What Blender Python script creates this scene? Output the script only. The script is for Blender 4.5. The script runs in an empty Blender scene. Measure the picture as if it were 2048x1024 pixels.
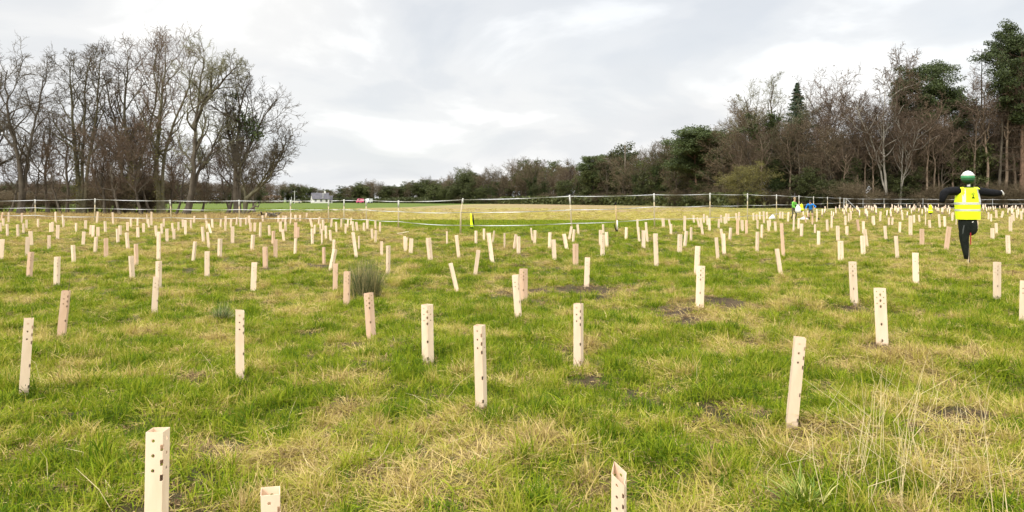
import bpy, math, random
import numpy as np
from mathutils import Vector, Matrix, Euler

R_ = math.radians
SC = bpy.context.scene
COL = SC.collection
rng = np.random.default_rng(7)
random.seed(7)

# ------------------------------------------------------------------ camera
F = 1334.0            # focal length in pixels of a 2048 wide frame
EYE = 1.55
HZ = 390.0            # row of the eye level
cam_d = bpy.data.cameras.new('camera')
cam_d.sensor_width = 36
cam_d.lens = 36 * F / 2048
cam_d.shift_y = -(512 - HZ) / 2048
cam_d.clip_start = 0.05
cam_d.clip_end = 6000
cam = bpy.data.objects.new('camera', cam_d)
COL.objects.link(cam)
cam.location = (0, 0, EYE)
cam.rotation_euler = (R_(90), 0, 0)
SC.camera = cam

# ------------------------------------------------------------------ light
SUN_EL, SUN_AZ = 38, 215      # azimuth clockwise from +Y: behind the camera, left
world = bpy.data.worlds.new('World')
SC.world = world
world.use_nodes = True
nt = world.node_tree
nt.nodes.clear()


def N(tree, kind, **kw):
    n = tree.nodes.new(kind)
    for k, v in kw.items():
        if k == 'inp':
            for a, b in v.items():
                n.inputs[a].default_value = b
        else:
            setattr(n, k, v)
    return n


def ramp(tree, stops, interp='LINEAR'):
    n = tree.nodes.new('ShaderNodeValToRGB')
    cr = n.color_ramp
    cr.interpolation = interp
    while len(cr.elements) < len(stops):
        cr.elements.new(0.5)
    for e, (p, c) in zip(cr.elements, stops):
        e.position = p
        e.color = (c[0], c[1], c[2], 1) if not isinstance(c, (int, float)) else (c, c, c, 1)
    return n


def build_sky():
    L = nt.links.new
    out = N(nt, 'ShaderNodeOutputWorld')
    bg = N(nt, 'ShaderNodeBackground', inp={'Strength': 0.1})
    sky = N(nt, 'ShaderNodeTexSky', sky_type='NISHITA', sun_disc=False)
    sky.sun_elevation = R_(SUN_EL)
    sky.sun_rotation = R_(SUN_AZ)
    tc = N(nt, 'ShaderNodeTexCoord')
    sep = N(nt, 'ShaderNodeSeparateXYZ')
    L(tc.outputs['Generated'], sep.inputs[0])
    # direction projected on a cloud layer
    zz = N(nt, 'ShaderNodeMath', operation='MAXIMUM', inp={1: 0.0})
    L(sep.outputs['Z'], zz.inputs[0])
    za = N(nt, 'ShaderNodeMath', operation='ADD', inp={1: 0.34})
    L(zz.outputs[0], za.inputs[0])
    dx = N(nt, 'ShaderNodeMath', operation='DIVIDE')
    dy = N(nt, 'ShaderNodeMath', operation='DIVIDE')
    L(sep.outputs['X'], dx.inputs[0]); L(za.outputs[0], dx.inputs[1])
    L(sep.outputs['Y'], dy.inputs[0]); L(za.outputs[0], dy.inputs[1])
    cmb = N(nt, 'ShaderNodeCombineXYZ')
    L(dx.outputs[0], cmb.inputs[0]); L(dy.outputs[0], cmb.inputs[1])
    n1 = N(nt, 'ShaderNodeTexNoise', inp={'Scale': 1.75, 'Detail': 6, 'Roughness': 0.5, 'Distortion': 0.35})
    L(cmb.outputs[0], n1.inputs['Vector'])
    n2 = N(nt, 'ShaderNodeTexNoise', inp={'Scale': 0.5, 'Detail': 4, 'Roughness': 0.5})
    mp = N(nt, 'ShaderNodeMapping', inp={'Location': (13.1, 4.2, 0)})
    L(cmb.outputs[0], mp.inputs[0]); L(mp.outputs[0], n2.inputs['Vector'])
    r1 = ramp(nt, [(0.30, (6.2, 6.38, 6.6)), (0.43, (6.8, 6.92, 7.05)), (0.52, (7.5, 7.52, 7.5)), (0.62, (9.3, 9.25, 9.05))], 'EASE')
    # values above 1 are not kept by the ramp ui, so store /12 and multiply
    for e in r1.color_ramp.elements:
        c = e.color
        e.color = (c[0] / 12, c[1] / 12, c[2] / 12, 1)
    L(n1.outputs['Fac'], r1.inputs[0])
    m12 = N(nt, 'ShaderNodeMix', data_type='RGBA', blend_type='MULTIPLY', clamp_result=False)
    m12.inputs[0].default_value = 1.0
    m12.inputs[7].default_value = (12, 12, 12, 1)
    L(r1.outputs[0], m12.inputs[6])
    # clouds get brighter towards the zenith as under any overcast sky
    zr = N(nt, 'ShaderNodeMapRange', interpolation_type='SMOOTHSTEP',
           inp={1: 0.28, 2: 0.80, 3: 1.0, 4: 3.8})
    L(sep.outputs['Z'], zr.inputs[0])
    mz = N(nt, 'ShaderNodeVectorMath', operation='SCALE')
    L(m12.outputs[2], mz.inputs[0]); L(zr.outputs[0], mz.inputs['Scale'])
    # thin places where the blue sky comes through
    r2 = ramp(nt, [(0.46, 0.0), (0.66, 0.26)])
    L(n2.outputs['Fac'], r2.inputs[0])
    mx = N(nt, 'ShaderNodeMix', data_type='RGBA', clamp_result=False)
    L(r2.outputs[0], mx.inputs[0]); L(mz.outputs[0], mx.inputs[6]); L(sky.outputs[0], mx.inputs[7])
    L(mx.outputs[2], bg.inputs[0])
    L(bg.outputs[0], out.inputs[0])


build_sky()
sun_d = bpy.data.lights.new('sun', 'SUN')
sun_d.energy = 2.0
sun_d.angle = R_(14)
sun_d.color = (1.0, 0.95, 0.87)
sun = bpy.data.objects.new('sun', sun_d)
COL.objects.link(sun)
az = R_(SUN_AZ)
sdir = Vector((math.sin(az) * math.cos(R_(SUN_EL)), math.cos(az) * math.cos(R_(SUN_EL)), math.sin(R_(SUN_EL))))
sun.rotation_euler = sdir.to_track_quat('Z', 'Y').to_euler()
SC.view_settings.view_transform = 'Standard'
SC.view_settings.look = 'None'
SC.view_settings.gamma = 1
SC.view_settings.exposure = 0.33


# ------------------------------------------------------------------ helpers
def tag(o, label=None, cat=None, group=None, kind=None):
    if label: o['label'] = label
    if cat: o['category'] = cat
    if group: o['group'] = group
    if kind: o['kind'] = kind
    return o


def empty(name, loc=(0, 0, 0), rz=0.0):
    o = bpy.data.objects.new(name, None)
    o.empty_display_size = 0.3
    COL.objects.link(o)
    o.location = loc
    o.rotation_euler = (0, 0, rz)
    return o


def mesh_np(name, V, faces, mats=None, mat_idx=None, smooth=False, uniform=None):
    """faces: (M,k) array of equal-sized polygons or list of lists"""
    me = bpy.data.meshes.new(name)
    V = np.asarray(V, dtype=np.float32)
    if isinstance(faces, np.ndarray):
        fl = [faces]
    else:
        fl = faces
    if len(fl) and not isinstance(fl[0], np.ndarray):
        me.from_pydata(V.tolist(), [], [list(map(int, f)) for f in fl])
    else:
        fl = [f for f in fl if len(f)]
        me.vertices.add(len(V))
        me.vertices.foreach_set('co', V.ravel())
        idx = np.concatenate([f.ravel() for f in fl]).astype(np.int32)
        cnt = np.concatenate([np.full(len(f), f.shape[1]) for f in fl]).astype(np.int32)
        start = np.concatenate([[0], np.cumsum(cnt)[:-1]]).astype(np.int32)
        me.loops.add(len(idx))
        me.loops.foreach_set('vertex_index', idx)
        me.polygons.add(len(cnt))
        me.polygons.foreach_set('loop_start', start)
        me.polygons.foreach_set('loop_total', cnt)
        me.update(calc_edges=True)
    for m in (mats or []):
        me.materials.append(m)
    if mat_idx is not None:
        me.polygons.foreach_set('material_index', np.asarray(mat_idx, dtype=np.int32))
    if smooth:
        me.polygons.foreach_set('use_smooth', np.ones(len(me.polygons), dtype=bool))
    me.validate()
    return me


def obj(name, me, parent=None, loc=None):
    o = bpy.data.objects.new(name, me)
    COL.objects.link(o)
    if parent: o.parent = parent
    if loc is not None: o.location = loc
    return o


def copy_tree(o, parent=None):
    c = o.copy()
    COL.objects.link(c)
    c.parent = parent
    for ch in o.children:
        copy_tree(ch, c)
    return c


def attr_float(me, name, vals, domain='POINT'):
    a = me.attributes.new(name, 'FLOAT', domain)
    a.data.foreach_set('value', np.asarray(vals, dtype=np.float32))


class MB:
    """collects boxes, tubes and strips into one mesh"""
    def __init__(s):
        s.v, s.f = [], []

    def add(s, V, Fc):
        b = len(s.v)
        s.v += [tuple(p) for p in V]
        s.f += [[b + i for i in f] for f in Fc]

    def box(s, c, d, rot=None):
        x, y, z = d[0] / 2, d[1] / 2, d[2] / 2
        P = [Vector((i * x, j * y, k * z)) for i in (-1, 1) for j in (-1, 1) for k in (-1, 1)]
        if rot: P = [rot @ p for p in P]
        P = [p + Vector(c) for p in P]
        s.add(P, [(0, 1, 3, 2), (4, 6, 7, 5), (0, 4, 5, 1), (2, 3, 7, 6), (0, 2, 6, 4), (1, 5, 7, 3)])

    def tube(s, pts, rad, n=8, cap=True, sx=1.0):
        pts = [Vector(p) for p in pts]
        if not hasattr(rad, '__len__'): rad = [rad] * len(pts)
        rings = []
        for i, p in enumerate(pts):
            t = (pts[min(i + 1, len(pts) - 1)] - pts[max(i - 1, 0)]).normalized()
            u = t.cross(Vector((0, 1, 0)) if abs(t.y) < .9 else Vector((1, 0, 0))).normalized()
            w = t.cross(u)
            rings.append([p + (u * math.cos(a) * sx + w * math.sin(a)) * rad[i] for a in [2 * math.pi * k / n for k in range(n)]])
        V = [q for r in rings for q in r]
        Fc = []
        for i in range(len(pts) - 1):
            for k in range(n):
                Fc.append((i * n + k, i * n + (k + 1) % n, (i + 1) * n + (k + 1) % n, (i + 1) * n + k))
        if cap:
            Fc.append(tuple(range(n))[::-1])
            Fc.append(tuple((len(pts) - 1) * n + k for k in range(n)))
        s.add(V, Fc)

    def loft(s, rings, cap=True):
        n = len(rings[0])
        V = [q for r in rings for q in r]
        Fc = []
        for i in range(len(rings) - 1):
            for k in range(n):
                Fc.append((i * n + k, i * n + (k + 1) % n, (i + 1) * n + (k + 1) % n, (i + 1) * n + k))
        if cap:
            Fc.append(tuple(range(n))[::-1])
            Fc.append(tuple((len(rings) - 1) * n + k for k in range(n)))
        s.add(V, Fc)

    def mesh(s, name, mat, smooth=False):
        me = bpy.data.meshes.new(name)
        me.from_pydata(s.v, [], s.f)
        if isinstance(mat, (list, tuple)):
            for m in mat: me.materials.append(m)
        else:
            me.materials.append(mat)
        if smooth:
            for p in me.polygons: p.use_smooth = True
        return me

    def build(s, name, mat, parent=None, smooth=False):
        return obj(name, s.mesh(name, mat, smooth), parent)


# value noise -------------------------------------------------------------
_tab = np.random.default_rng(3).random((256, 256)).astype(np.float64)


def vnoise(x, y):
    xi = np.floor(x).astype(int); yi = np.floor(y).astype(int)
    fx = x - xi; fy = y - yi
    fx = fx * fx * (3 - 2 * fx); fy = fy * fy * (3 - 2 * fy)
    a = _tab[xi & 255, yi & 255]; b = _tab[(xi + 1) & 255, yi & 255]
    c = _tab[xi & 255, (yi + 1) & 255]; d = _tab[(xi + 1) & 255, (yi + 1) & 255]
    return (a + (b - a) * fx) * (1 - fy) + (c + (d - c) * fx) * fy


def fbm(x, y, s, o=4, seed=0.0):
    x = np.asarray(x, float) / s + seed * 17.3; y = np.asarray(y, float) / s + seed * 9.1
    t = 0; a = .5; w = 0
    for i in range(o):
        t = t + a * vnoise(x, y); w += a
        ca, sa = math.cos(.6), math.sin(.6)
        x, y = (x * ca - y * sa) * 2.03, (x * sa + y * ca) * 2.03
        a *= .5
    return t / w


# ------------------------------------------------------------------ terrain
TD = np.array([0, 5, 6.5, 9, 13, 18, 23, 30, 36, 46, 60, 85, 120, 200, 500, 1500, 4000.])
TL = np.array([0, -.04, -.10, -.24, -.32, -.33, -.26, -.10, -.05, -.14, -.3, -.5, -.7, -1.2, -3.2, -9, -30])
TC = np.array([0, -.04, -.10, -.24, -.32, -.25, -.14, .02, 0, -.1, -.2, -.4, -.65, -1.2, -3.2, -9, -30])
TR = np.array([0, -.02, -.05, -.08, -.13, -.2, -.24, -.26, -.24, -.2, -.2, -.26, -.5, -1.1, -3.2, -9, -30])


def terrain_smooth(x, y):
    x = np.asarray(x, float); y = np.asarray(y, float)
    d = np.maximum(y, 0.0)
    d = np.where(y < 0, np.hypot(x, y) * .0, d)
    u = np.clip(x / np.maximum(np.abs(y), 2.0), -1, 1)
    ld = np.log(d + 3)
    lt = np.log(TD + 3)
    l, c, r = (np.interp(ld, lt, T) for T in (TL, TC, TR))
    a = np.clip(-u / .55, 0, 1); b = np.clip((u - .05) / .45, 0, 1)
    a = a * a * (3 - 2 * a); b = b * b * (3 - 2 * b)
    return c + (l - c) * a + (r - c) * b


def terrain(x, y):
    x = np.asarray(x, float); y = np.asarray(y, float)
    z = terrain_smooth(x, y)
    d = np.hypot(x, y)
    fade = np.clip((60 - d) / 40, 0, 1)
    tus = fbm(x, y, 0.9, 3, 1.0) - .5
    z = z + fade * (tus * .20 + (fbm(x, y, 0.28, 2, 2.0) - .5) * .09) + (fbm(x, y, 7, 2, 5.) - .5) * .14 * np.clip(d / 12, 0, 1) * fade
    return z


def tz(x, y):
    return float(terrain(np.array([x]), np.array([y]))[0])


def at(px, py):
    """world point of the ground seen at a pixel of the 2048x1024 photograph"""
    u = (px - 1024) / F; v = (py - HZ) / F
    d = 1.6 / max(v, .003)
    lo, hi = 1.0, 900.0
    # march for the first crossing
    ds = np.geomspace(1.2, 900, 1500)
    h = EYE - v * ds - terrain_smooth(ds * u, ds)
    k = np.argmax(h < 0)
    if h[k] >= 0: k = len(ds) - 1
    d0, d1 = ds[max(k - 1, 0)], ds[k]
    d = (d0 + d1) / 2
    return d * u, d, tz(d * u, d)


def at_d(px, d):
    u = (px - 1024) / F
    return d * u, d, tz(d * u, d)


# ------------------------------------------------------------------ colour zones of the ground
ZY = np.array([430, 460, 500, 560, 640, 760, 900, 1024.])
ZX = np.array([0, 400, 700, 1024, 1350, 1700, 2048.])
ZT = np.array([[.80, .80, .80, .40, .55, .85, .85],
               [.78, .78, .78, .45, .45, .75, .82],
               [.78, .82, .78, .62, .30, .62, .75],
               [.34, .58, .52, .34, .32, .45, .55],
               [.30, .40, .28, .28, .42, .50, .42],
               [.40, .50, .58, .40, .40, .42, .60],
               [.38, .55, .50, .50, .45, .60, .72],
               [.45, .45, .50, .50, .50, .55, .70]])
MUD = [(1110, 582, 120, 9), (1050, 590, 60, 6), (1350, 632, 34, 14), (1380, 655, 50, 12), (1450, 615, 70, 10), (1285, 788, 45, 20),
       (1900, 840, 90, 22), (1820, 870, 40, 12), (1185, 760, 30, 10), (1590, 862, 26, 8), (700, 690, 60, 8), (640, 532, 30, 4), (985, 760, 16, 8), (1840, 470, 6, 2),
       (123, 683, 20, 5), (482, 765, 18, 5), (744, 677, 26, 6), (856, 731, 22, 6), (964, 824, 24, 8), (1157, 737, 18, 6), (1765, 708, 26, 7), (1711, 624, 22, 4), (46, 813, 16, 7), (1120, 700, 30, 7), (520, 700, 26, 7), (1640, 760, 26, 7), (860, 900, 30, 9), (1250, 860, 26, 8)]


def pix(x, y):
    y = np.maximum(np.asarray(y, float), .5)
    z = terrain_smooth(x, y)
    return 1024 + F * x / y, HZ + F * (EYE - z) / y


def zones(x, y):
    """dryness 0..1 and mud 0..1 of the meadow at world x, y"""
    px, py = pix(x, y)
    cx = np.clip(px, 0, 2047.9); cy = np.clip(py, 430, 1023.9)
    i = np.clip(np.searchsorted(ZY, cy, 'right') - 1, 0, len(ZY) - 2)
    j = np.clip(np.searchsorted(ZX, cx, 'right') - 1, 0, len(ZX) - 2)
    fy = (cy - ZY[i]) / (ZY[i + 1] - ZY[i]); fx = (cx - ZX[j]) / (ZX[j + 1] - ZX[j])
    t = (ZT[i, j] * (1 - fx) + ZT[i, j + 1] * fx) * (1 - fy) + (ZT[i + 1, j] * (1 - fx) + ZT[i + 1, j + 1] * fx) * fy
    n = (fbm(x, y, .9, 2, 3.) - .5) * .75 + (fbm(x, y, .42, 3, 23.) - .5) * 1.5 + (fbm(x, y, 4.5, 2, 4.) - .5) * .35 + (fbm(x, y, .38, 3, 8.) - .5) * 1.0
    dry = np.clip(.40 + (t - .5) * .66 + n, 0, 1)
    mud = np.zeros_like(dry)
    wob = (fbm(x, y, .5, 3, 6.) - .5) * 1.6
    for (mx, my, wx, wy) in MUD:
        q = ((px - mx) / wx) ** 2 + ((py - my) / wy) ** 2
        mud = np.maximum(mud, np.clip(1.5 - q + wob, 0, 1))
    mud = np.maximum(mud, np.clip((fbm(x, y, .8, 3, 9.) - .72) * 9, 0, .7))
    mud = np.maximum(mud, np.clip((fbm(x, y, .22, 2, 19.) - .74) * 9, 0, .8))
    return dry, mud


# ------------------------------------------------------------------ materials
def mat(name, base=(.5, .5, .5), rough=.8, spec=.3, **kw):
    m = bpy.data.materials.new(name)
    m.use_nodes = True
    b = m.node_tree.nodes['Principled BSDF']
    b.inputs['Base Color'].default_value = (*base, 1)
    b.inputs['Roughness'].default_value = rough
    b.inputs['Specular IOR Level'].default_value = spec
    for k, v in kw.items():
        b.inputs[k].default_value = v
    return m, m.node_tree, b


def noisy(name, c0, c1, scale=6, rough=.8, spec=.25, bump=0.0, bscale=None, coord='Object', detail=5, objvar=0.0, stretch=(1, 1, 1)):
    m, t, b = mat(name, c0, rough, spec)
    L = t.links.new
    tc = N(t, 'ShaderNodeTexCoord')
    mp = N(t, 'ShaderNodeMapping', inp={'Scale': stretch})
    L(tc.outputs[coord], mp.inputs[0])
    n = N(t, 'ShaderNodeTexNoise', inp={'Scale': scale, 'Detail': detail, 'Roughness': .6})
    L(mp.outputs[0], n.inputs['Vector'])
    r = ramp(t, [(.3, c0), (.7, c1)])
    L(n.outputs['Fac'], r.inputs[0])
    src = r.outputs[0]
    if objvar:
        oi = N(t, 'ShaderNodeObjectInfo')
        mr = N(t, 'ShaderNodeMapRange', inp={3: 1 - objvar, 4: 1 + objvar})
        L(oi.outputs['Random'], mr.inputs[0])
        hs = N(t, 'ShaderNodeHueSaturation')
        L(src, hs.inputs['Color']); L(mr.outputs[0], hs.inputs['Value'])
        src = hs.outputs[0]
    L(src, b.inputs['Base Color'])
    if bump:
        bn = N(t, 'ShaderNodeTexNoise', inp={'Scale': bscale or scale * 3, 'Detail': 6})
        L(mp.outputs[0], bn.inputs['Vector'])
        bp = N(t, 'ShaderNodeBump', inp={'Strength': bump, 'Distance': .05})
        L(bn.outputs['Fac'], bp.inputs['Height'])
        L(bp.outputs[0], b.inputs['Normal'])
    return m


# colours shared by ground sheet and blades
GREEN_A = (.062, .118, .004); GREEN_B = (.240, .295, .010)
OLIVE = (.330, .305, .045); STRAW = (.42, .325, .092); STRAW_P = (.58, .445, .19)
BROWN = (.200, .130, .065); MUDC = (.075, .052, .035)

# ground sheet: vertex colour of soil/thatch under the blades, varied by noise
def ground_mat():
    m, t, b = mat('ground', (.2, .2, .1), .95, .15)
    L = t.links.new
    at_ = N(t, 'ShaderNodeVertexColor', layer_name='soil')
    geo = N(t, 'ShaderNodeNewGeometry')
    n1 = N(t, 'ShaderNodeTexNoise', inp={'Scale': 7.0, 'Detail': 8, 'Roughness': .7})
    L(geo.outputs['Position'], n1.inputs['Vector'])
    n2 = N(t, 'ShaderNodeTexNoise', inp={'Scale': 0.35, 'Detail': 6, 'Roughness': .65})
    L(geo.outputs['Position'], n2.inputs['Vector'])
    r1 = ramp(t, [(.3, (.6, .62, .6)), (.7, (1.4, 1.36, 1.3))])
    for e in r1.color_ramp.elements:
        e.color = tuple(c / 1.5 for c in e.color[:3]) + (1,)
    L(n1.outputs['Fac'], r1.inputs[0])
    r2 = ramp(t, [(.3, (.55, .6, .5)), (.7, (.8, .74, .72))])
    L(n2.outputs['Fac'], r2.inputs[0])
    m1 = N(t, 'ShaderNodeMix', data_type='RGBA', blend_type='MULTIPLY'); m1.inputs[0].default_value = 1
    L(at_.outputs[0], m1.inputs[6]); L(r1.outputs[0], m1.inputs[7])
    m2 = N(t, 'ShaderNodeMix', data_type='RGBA', blend_type='MULTIPLY'); m2.inputs[0].default_value = 1
    L(m1.outputs[2], m2.inputs[6]); L(r2.outputs[0], m2.inputs[7])
    sc = N(t, 'ShaderNodeVectorMath', operation='SCALE'); sc.inputs['Scale'].default_value = 2.6
    L(m2.outputs[2], sc.inputs[0])
    L(sc.outputs[0], b.inputs['Base Color'])
    n3 = N(t, 'ShaderNodeTexNoise', inp={'Scale': 60.0, 'Detail': 5, 'Roughness': .75, 'Distortion': 1.5})
    L(geo.outputs['Position'], n3.inputs['Vector'])
    r3 = ramp(t, [(.35, .35), (.62, 1.0)])
    L(n3.outputs['Fac'], r3.inputs[0])
    m3 = N(t, 'ShaderNodeMix', data_type='RGBA', blend_type='MULTIPLY'); m3.inputs[0].default_value = 1
    L(sc.outputs[0], m3.inputs[6]); L(r3.outputs[0], m3.inputs[7]); L(m3.outputs[2], b.inputs['Base Color'])
    bp = N(t, 'ShaderNodeBump', inp={'Strength': .7, 'Distance': .04})
    L(n1.outputs['Fac'], bp.inputs['Height'])
    bp2 = N(t, 'ShaderNodeBump', inp={'Strength': .8, 'Distance': .015})
    L(n3.outputs['Fac'], bp2.inputs['Height']); L(bp.outputs[0], bp2.inputs['Normal'])
    L(bp2.outputs[0], b.inputs['Normal'])
    return m


def fence_line_d(u):
    """distance of the rope fence in the direction u = x/y"""
    return np.interp(u, FU, FD)


# fence posts: pixel x of top, y of top, pixel x of the foot, distance
POSTS = [(-70, 401, -70, 47), (70, 399, 71, 45), (190, 397, 189, 40), (340, 400, 343, 38.5), (478, 400, 479, 38), (581, 400, 581, 38),
         (657, 400, 657, 37.5), (688, 399, 688, 37), (732, 398, 733, 35), (797, 401, 797, 32), (926, 397, 921, 27.5),
         (1139, 390, 1144, 28.5), (1308, 387, 1309, 33), (1420, 386, 1420, 37.5), (1495, 387, 1495, 42), (1553, 389, 1553, 47),
         (1598, 391, 1598, 53), (1627, 393, 1627, 60), (1655, 394, 1655, 68), (1680, 395, 1680, 78), (1692, 396, 1692, 88)]
POSTS_R = [(1692, 396, 1694, 88), (1726, 397, 1726, 89), (1768, 397, 1768, 89), (1846, 397, 1846, 89), (1915, 398, 1915, 88), (1985, 398, 1985, 88),
           (2060, 398, 2060, 87), (2140, 398, 2140, 86)]
_allp = POSTS + POSTS_R[1:]
FU = np.array([(p[2] - 1024) / F for p in _allp]); FD = np.array([p[3] for p in _allp], float)


def field_colour(x, y):
    """colour of what lies beyond the fence (n,3)"""
    px, py = pix(x, y)
    n = fbm(x, y, 6, 3, 11.)[:, None]
    m = fbm(x, y, 25, 3, 12.)[:, None]
    green = np.array([.12, .19, .025]); bright = np.array([.125, .175, .025]); tan = np.array([.33, .265, .135]); pink = np.array([.37, .26, .16])
    rough = np.array([.26, .19, .11])
    u = (px - 1024) / F
    d = y
    c = tan + (pink - tan) * np.clip((m - .4) * 3, 0, 1)
    c = c + (np.array([.36, .34, .12]) - c) * np.clip((n - .5) * 3, 0, .8)
    # green strip right behind the rope
    strip = np.clip((44 - d) / 5 + (n[:, 0] - .5) * 3, 0, 1) * np.clip((u + .25) * 9, 0, 1)
    c = c + (green - c) * strip[:, None]
    # the left: rough dead grass, tan line, bright pasture
    w = np.clip((-.19 - u) * 7, 0, 1)
    cl = rough + (tan * .8 - rough) * np.clip((n - .45) * 2.5, 0, 1)
    q = np.clip((d - 68) / 5, 0, 1)[:, None]
    cl = cl + (tan * 1.05 - cl) * q
    c = c + (cl - c) * w[:, None]
    q = np.clip((d - np.interp(u, [-.8, -.35, -.15, 0.02, .1], [78, 80, 120, 260, 1e4])) / 8, 0, 1)[:, None]
    c = c + (bright - c) * q
    # right of the middle the verge before the wood
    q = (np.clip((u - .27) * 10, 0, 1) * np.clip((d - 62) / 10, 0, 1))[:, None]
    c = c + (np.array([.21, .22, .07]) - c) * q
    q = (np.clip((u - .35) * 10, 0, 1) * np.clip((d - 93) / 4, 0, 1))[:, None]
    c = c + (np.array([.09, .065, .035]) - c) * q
    return c


def build_ground():
    ang = np.concatenate([np.linspace(-180, -48, 60)[:-1], np.linspace(-48, 48, 620), np.linspace(48, 180, 60)[1:]])
    ang = R_(1) * ang
    rad = np.concatenate([[0.15, .5, .9], np.geomspace(1.3, 3800, 330)])
    A, Rr = np.meshgrid(ang, rad)
    X = (Rr * np.sin(A)).ravel(); Y = (Rr * np.cos(A)).ravel()
    Z = terrain(X, Y)
    na, nr = len(ang), len(rad)
    i = np.arange(nr - 1)[:, None] * na + np.arange(na - 1)[None, :]
    Fc = np.stack([i, i + 1, i + na + 1, i + na], -1).reshape(-1, 4)[:, ::-1]
    me = mesh_np('ground', np.stack([X, Y, Z], -1), Fc, [ground_mat()], smooth=True)
    dry, mud = zones(X, Y)
    g = np.array([.075, .090, .018]); s = np.array([.20, .155, .065]); b = np.array(MUDC)
    c = g + (s - g) * dry[:, None]
    c = c + (b - c) * mud[:, None]
    u = X / np.maximum(Y, .5)
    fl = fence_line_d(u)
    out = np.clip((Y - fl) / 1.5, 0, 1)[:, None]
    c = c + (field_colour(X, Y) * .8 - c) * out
    rgba = np.concatenate([np.clip(c, 0, 1), np.ones((len(c), 1))], 1).astype(np.float32)
    ca = me.color_attributes.new('soil', 'FLOAT_COLOR', 'POINT')
    ca.data.foreach_set('color', rgba.ravel())
    o = obj('ground', me)
    tag(o, kind='structure')


build_ground()


# ------------------------------------------------------------------ grass
def blade_mat(name, stops, trans=.25):
    """stops: ramp over tone (per tuft, 0 green .. 1 straw) plus a per blade random"""
    m, t, b = mat(name, (.2, .3, .05), .75, .12)
    L = t.links.new
    a1 = N(t, 'ShaderNodeAttribute', attribute_type='INSTANCER', attribute_name='tone')
    a2 = N(t, 'ShaderNodeAttribute', attribute_type='GEOMETRY', attribute_name='rnd')
    mm = N(t, 'ShaderNodeMath', operation='MULTIPLY_ADD', inp={1: .46, 2: -.23})
    L(a2.outputs['Fac'], mm.inputs[0])
    ad = N(t, 'ShaderNodeMath', operation='ADD')
    L(a1.outputs['Fac'], ad.inputs[0]); L(mm.outputs[0], ad.inputs[1])
    r = ramp(t, stops)
    L(ad.outputs[0], r.inputs[0])
    L(r.outputs[0], b.inputs['Base Color'])
    tr = N(t, 'ShaderNodeBsdfTranslucent')
    L(r.outputs[0], tr.inputs[0])
    mx = N(t, 'ShaderNodeMixShader', inp={0: trans})
    L(b.outputs[0], mx.inputs[1]); L(tr.outputs[0], mx.inputs[2])
    L(mx.outputs[0], t.nodes['Material Output'].inputs[0])
    return m


BLADE = blade_mat('grass_blade', [(0.0, GREEN_A), (.28, GREEN_B), (.50, OLIVE), (.68, STRAW), (.88, STRAW_P), (1.0, BROWN)])


def tuft_mesh(name, n, rad, l0, l1, e0, e1, curl, w, material, seed, kink=0.0, nseg=4):
    r = np.random.default_rng(seed)
    a = r.random(n) * 2 * np.pi
    rr = rad * np.sqrt(r.random(n))
    base = np.stack([rr * np.cos(a), rr * np.sin(a), np.full(n, -.02)], -1)
    az_ = r.random(n) * 2 * np.pi
    el = R_(1) * (e0 + (e1 - e0) * r.random(n))
    ln = l0 + (l1 - l0) * r.random(n) ** 1.3
    seg = ln / nseg
    d = np.stack([np.cos(el) * np.cos(az_), np.cos(el) * np.sin(az_), np.sin(el)], -1)
    pts = [base]
    cur = base.copy()
    cl = curl * (.5 + r.random(n))
    for i in range(nseg):
        cur = cur + d * seg[:, None]
        pts.append(cur.copy())
        d = d + np.array([0, 0, -1.0]) * cl[:, None] + r.normal(0, 1, (n, 3)) * kink
        d /= np.linalg.norm(d, axis=1)[:, None]
    P = np.stack(pts, 1)             # n, nseg+1, 3
    P[:, 1:, 2] = np.maximum(P[:, 1:, 2], .004)
    side = np.stack([-np.sin(az_), np.cos(az_), np.zeros(n)], -1)
    side = side + r.normal(0, .35, (n, 3)); side /= np.linalg.norm(side, axis=1)[:, None]
    wd = w * (.6 + .8 * r.random(n))
    prof = np.array([.8, 1.0, .85, .55, .12]) if nseg == 4 else np.linspace(1, .15, nseg + 1)
    Lft = P - side[:, None, :] * (wd[:, None] * prof[None, :])[:, :, None] / 2
    Rgt = P + side[:, None, :] * (wd[:, None] * prof[None, :])[:, :, None] / 2
    V = np.concatenate([Lft, Rgt], 1).reshape(-1, 3)
    k = nseg + 1
    b = np.arange(n)[:, None] * (2 * k)
    s_ = np.arange(nseg)[None, :]
    Fc = np.stack([b + s_, b + k + s_, b + k + s_ + 1, b + s_ + 1], -1).reshape(-1, 4)
    me = mesh_np(name, V, Fc, [material])
    attr_float(me, 'rnd', np.repeat(r.random(n), 2 * k))
    return me


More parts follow.
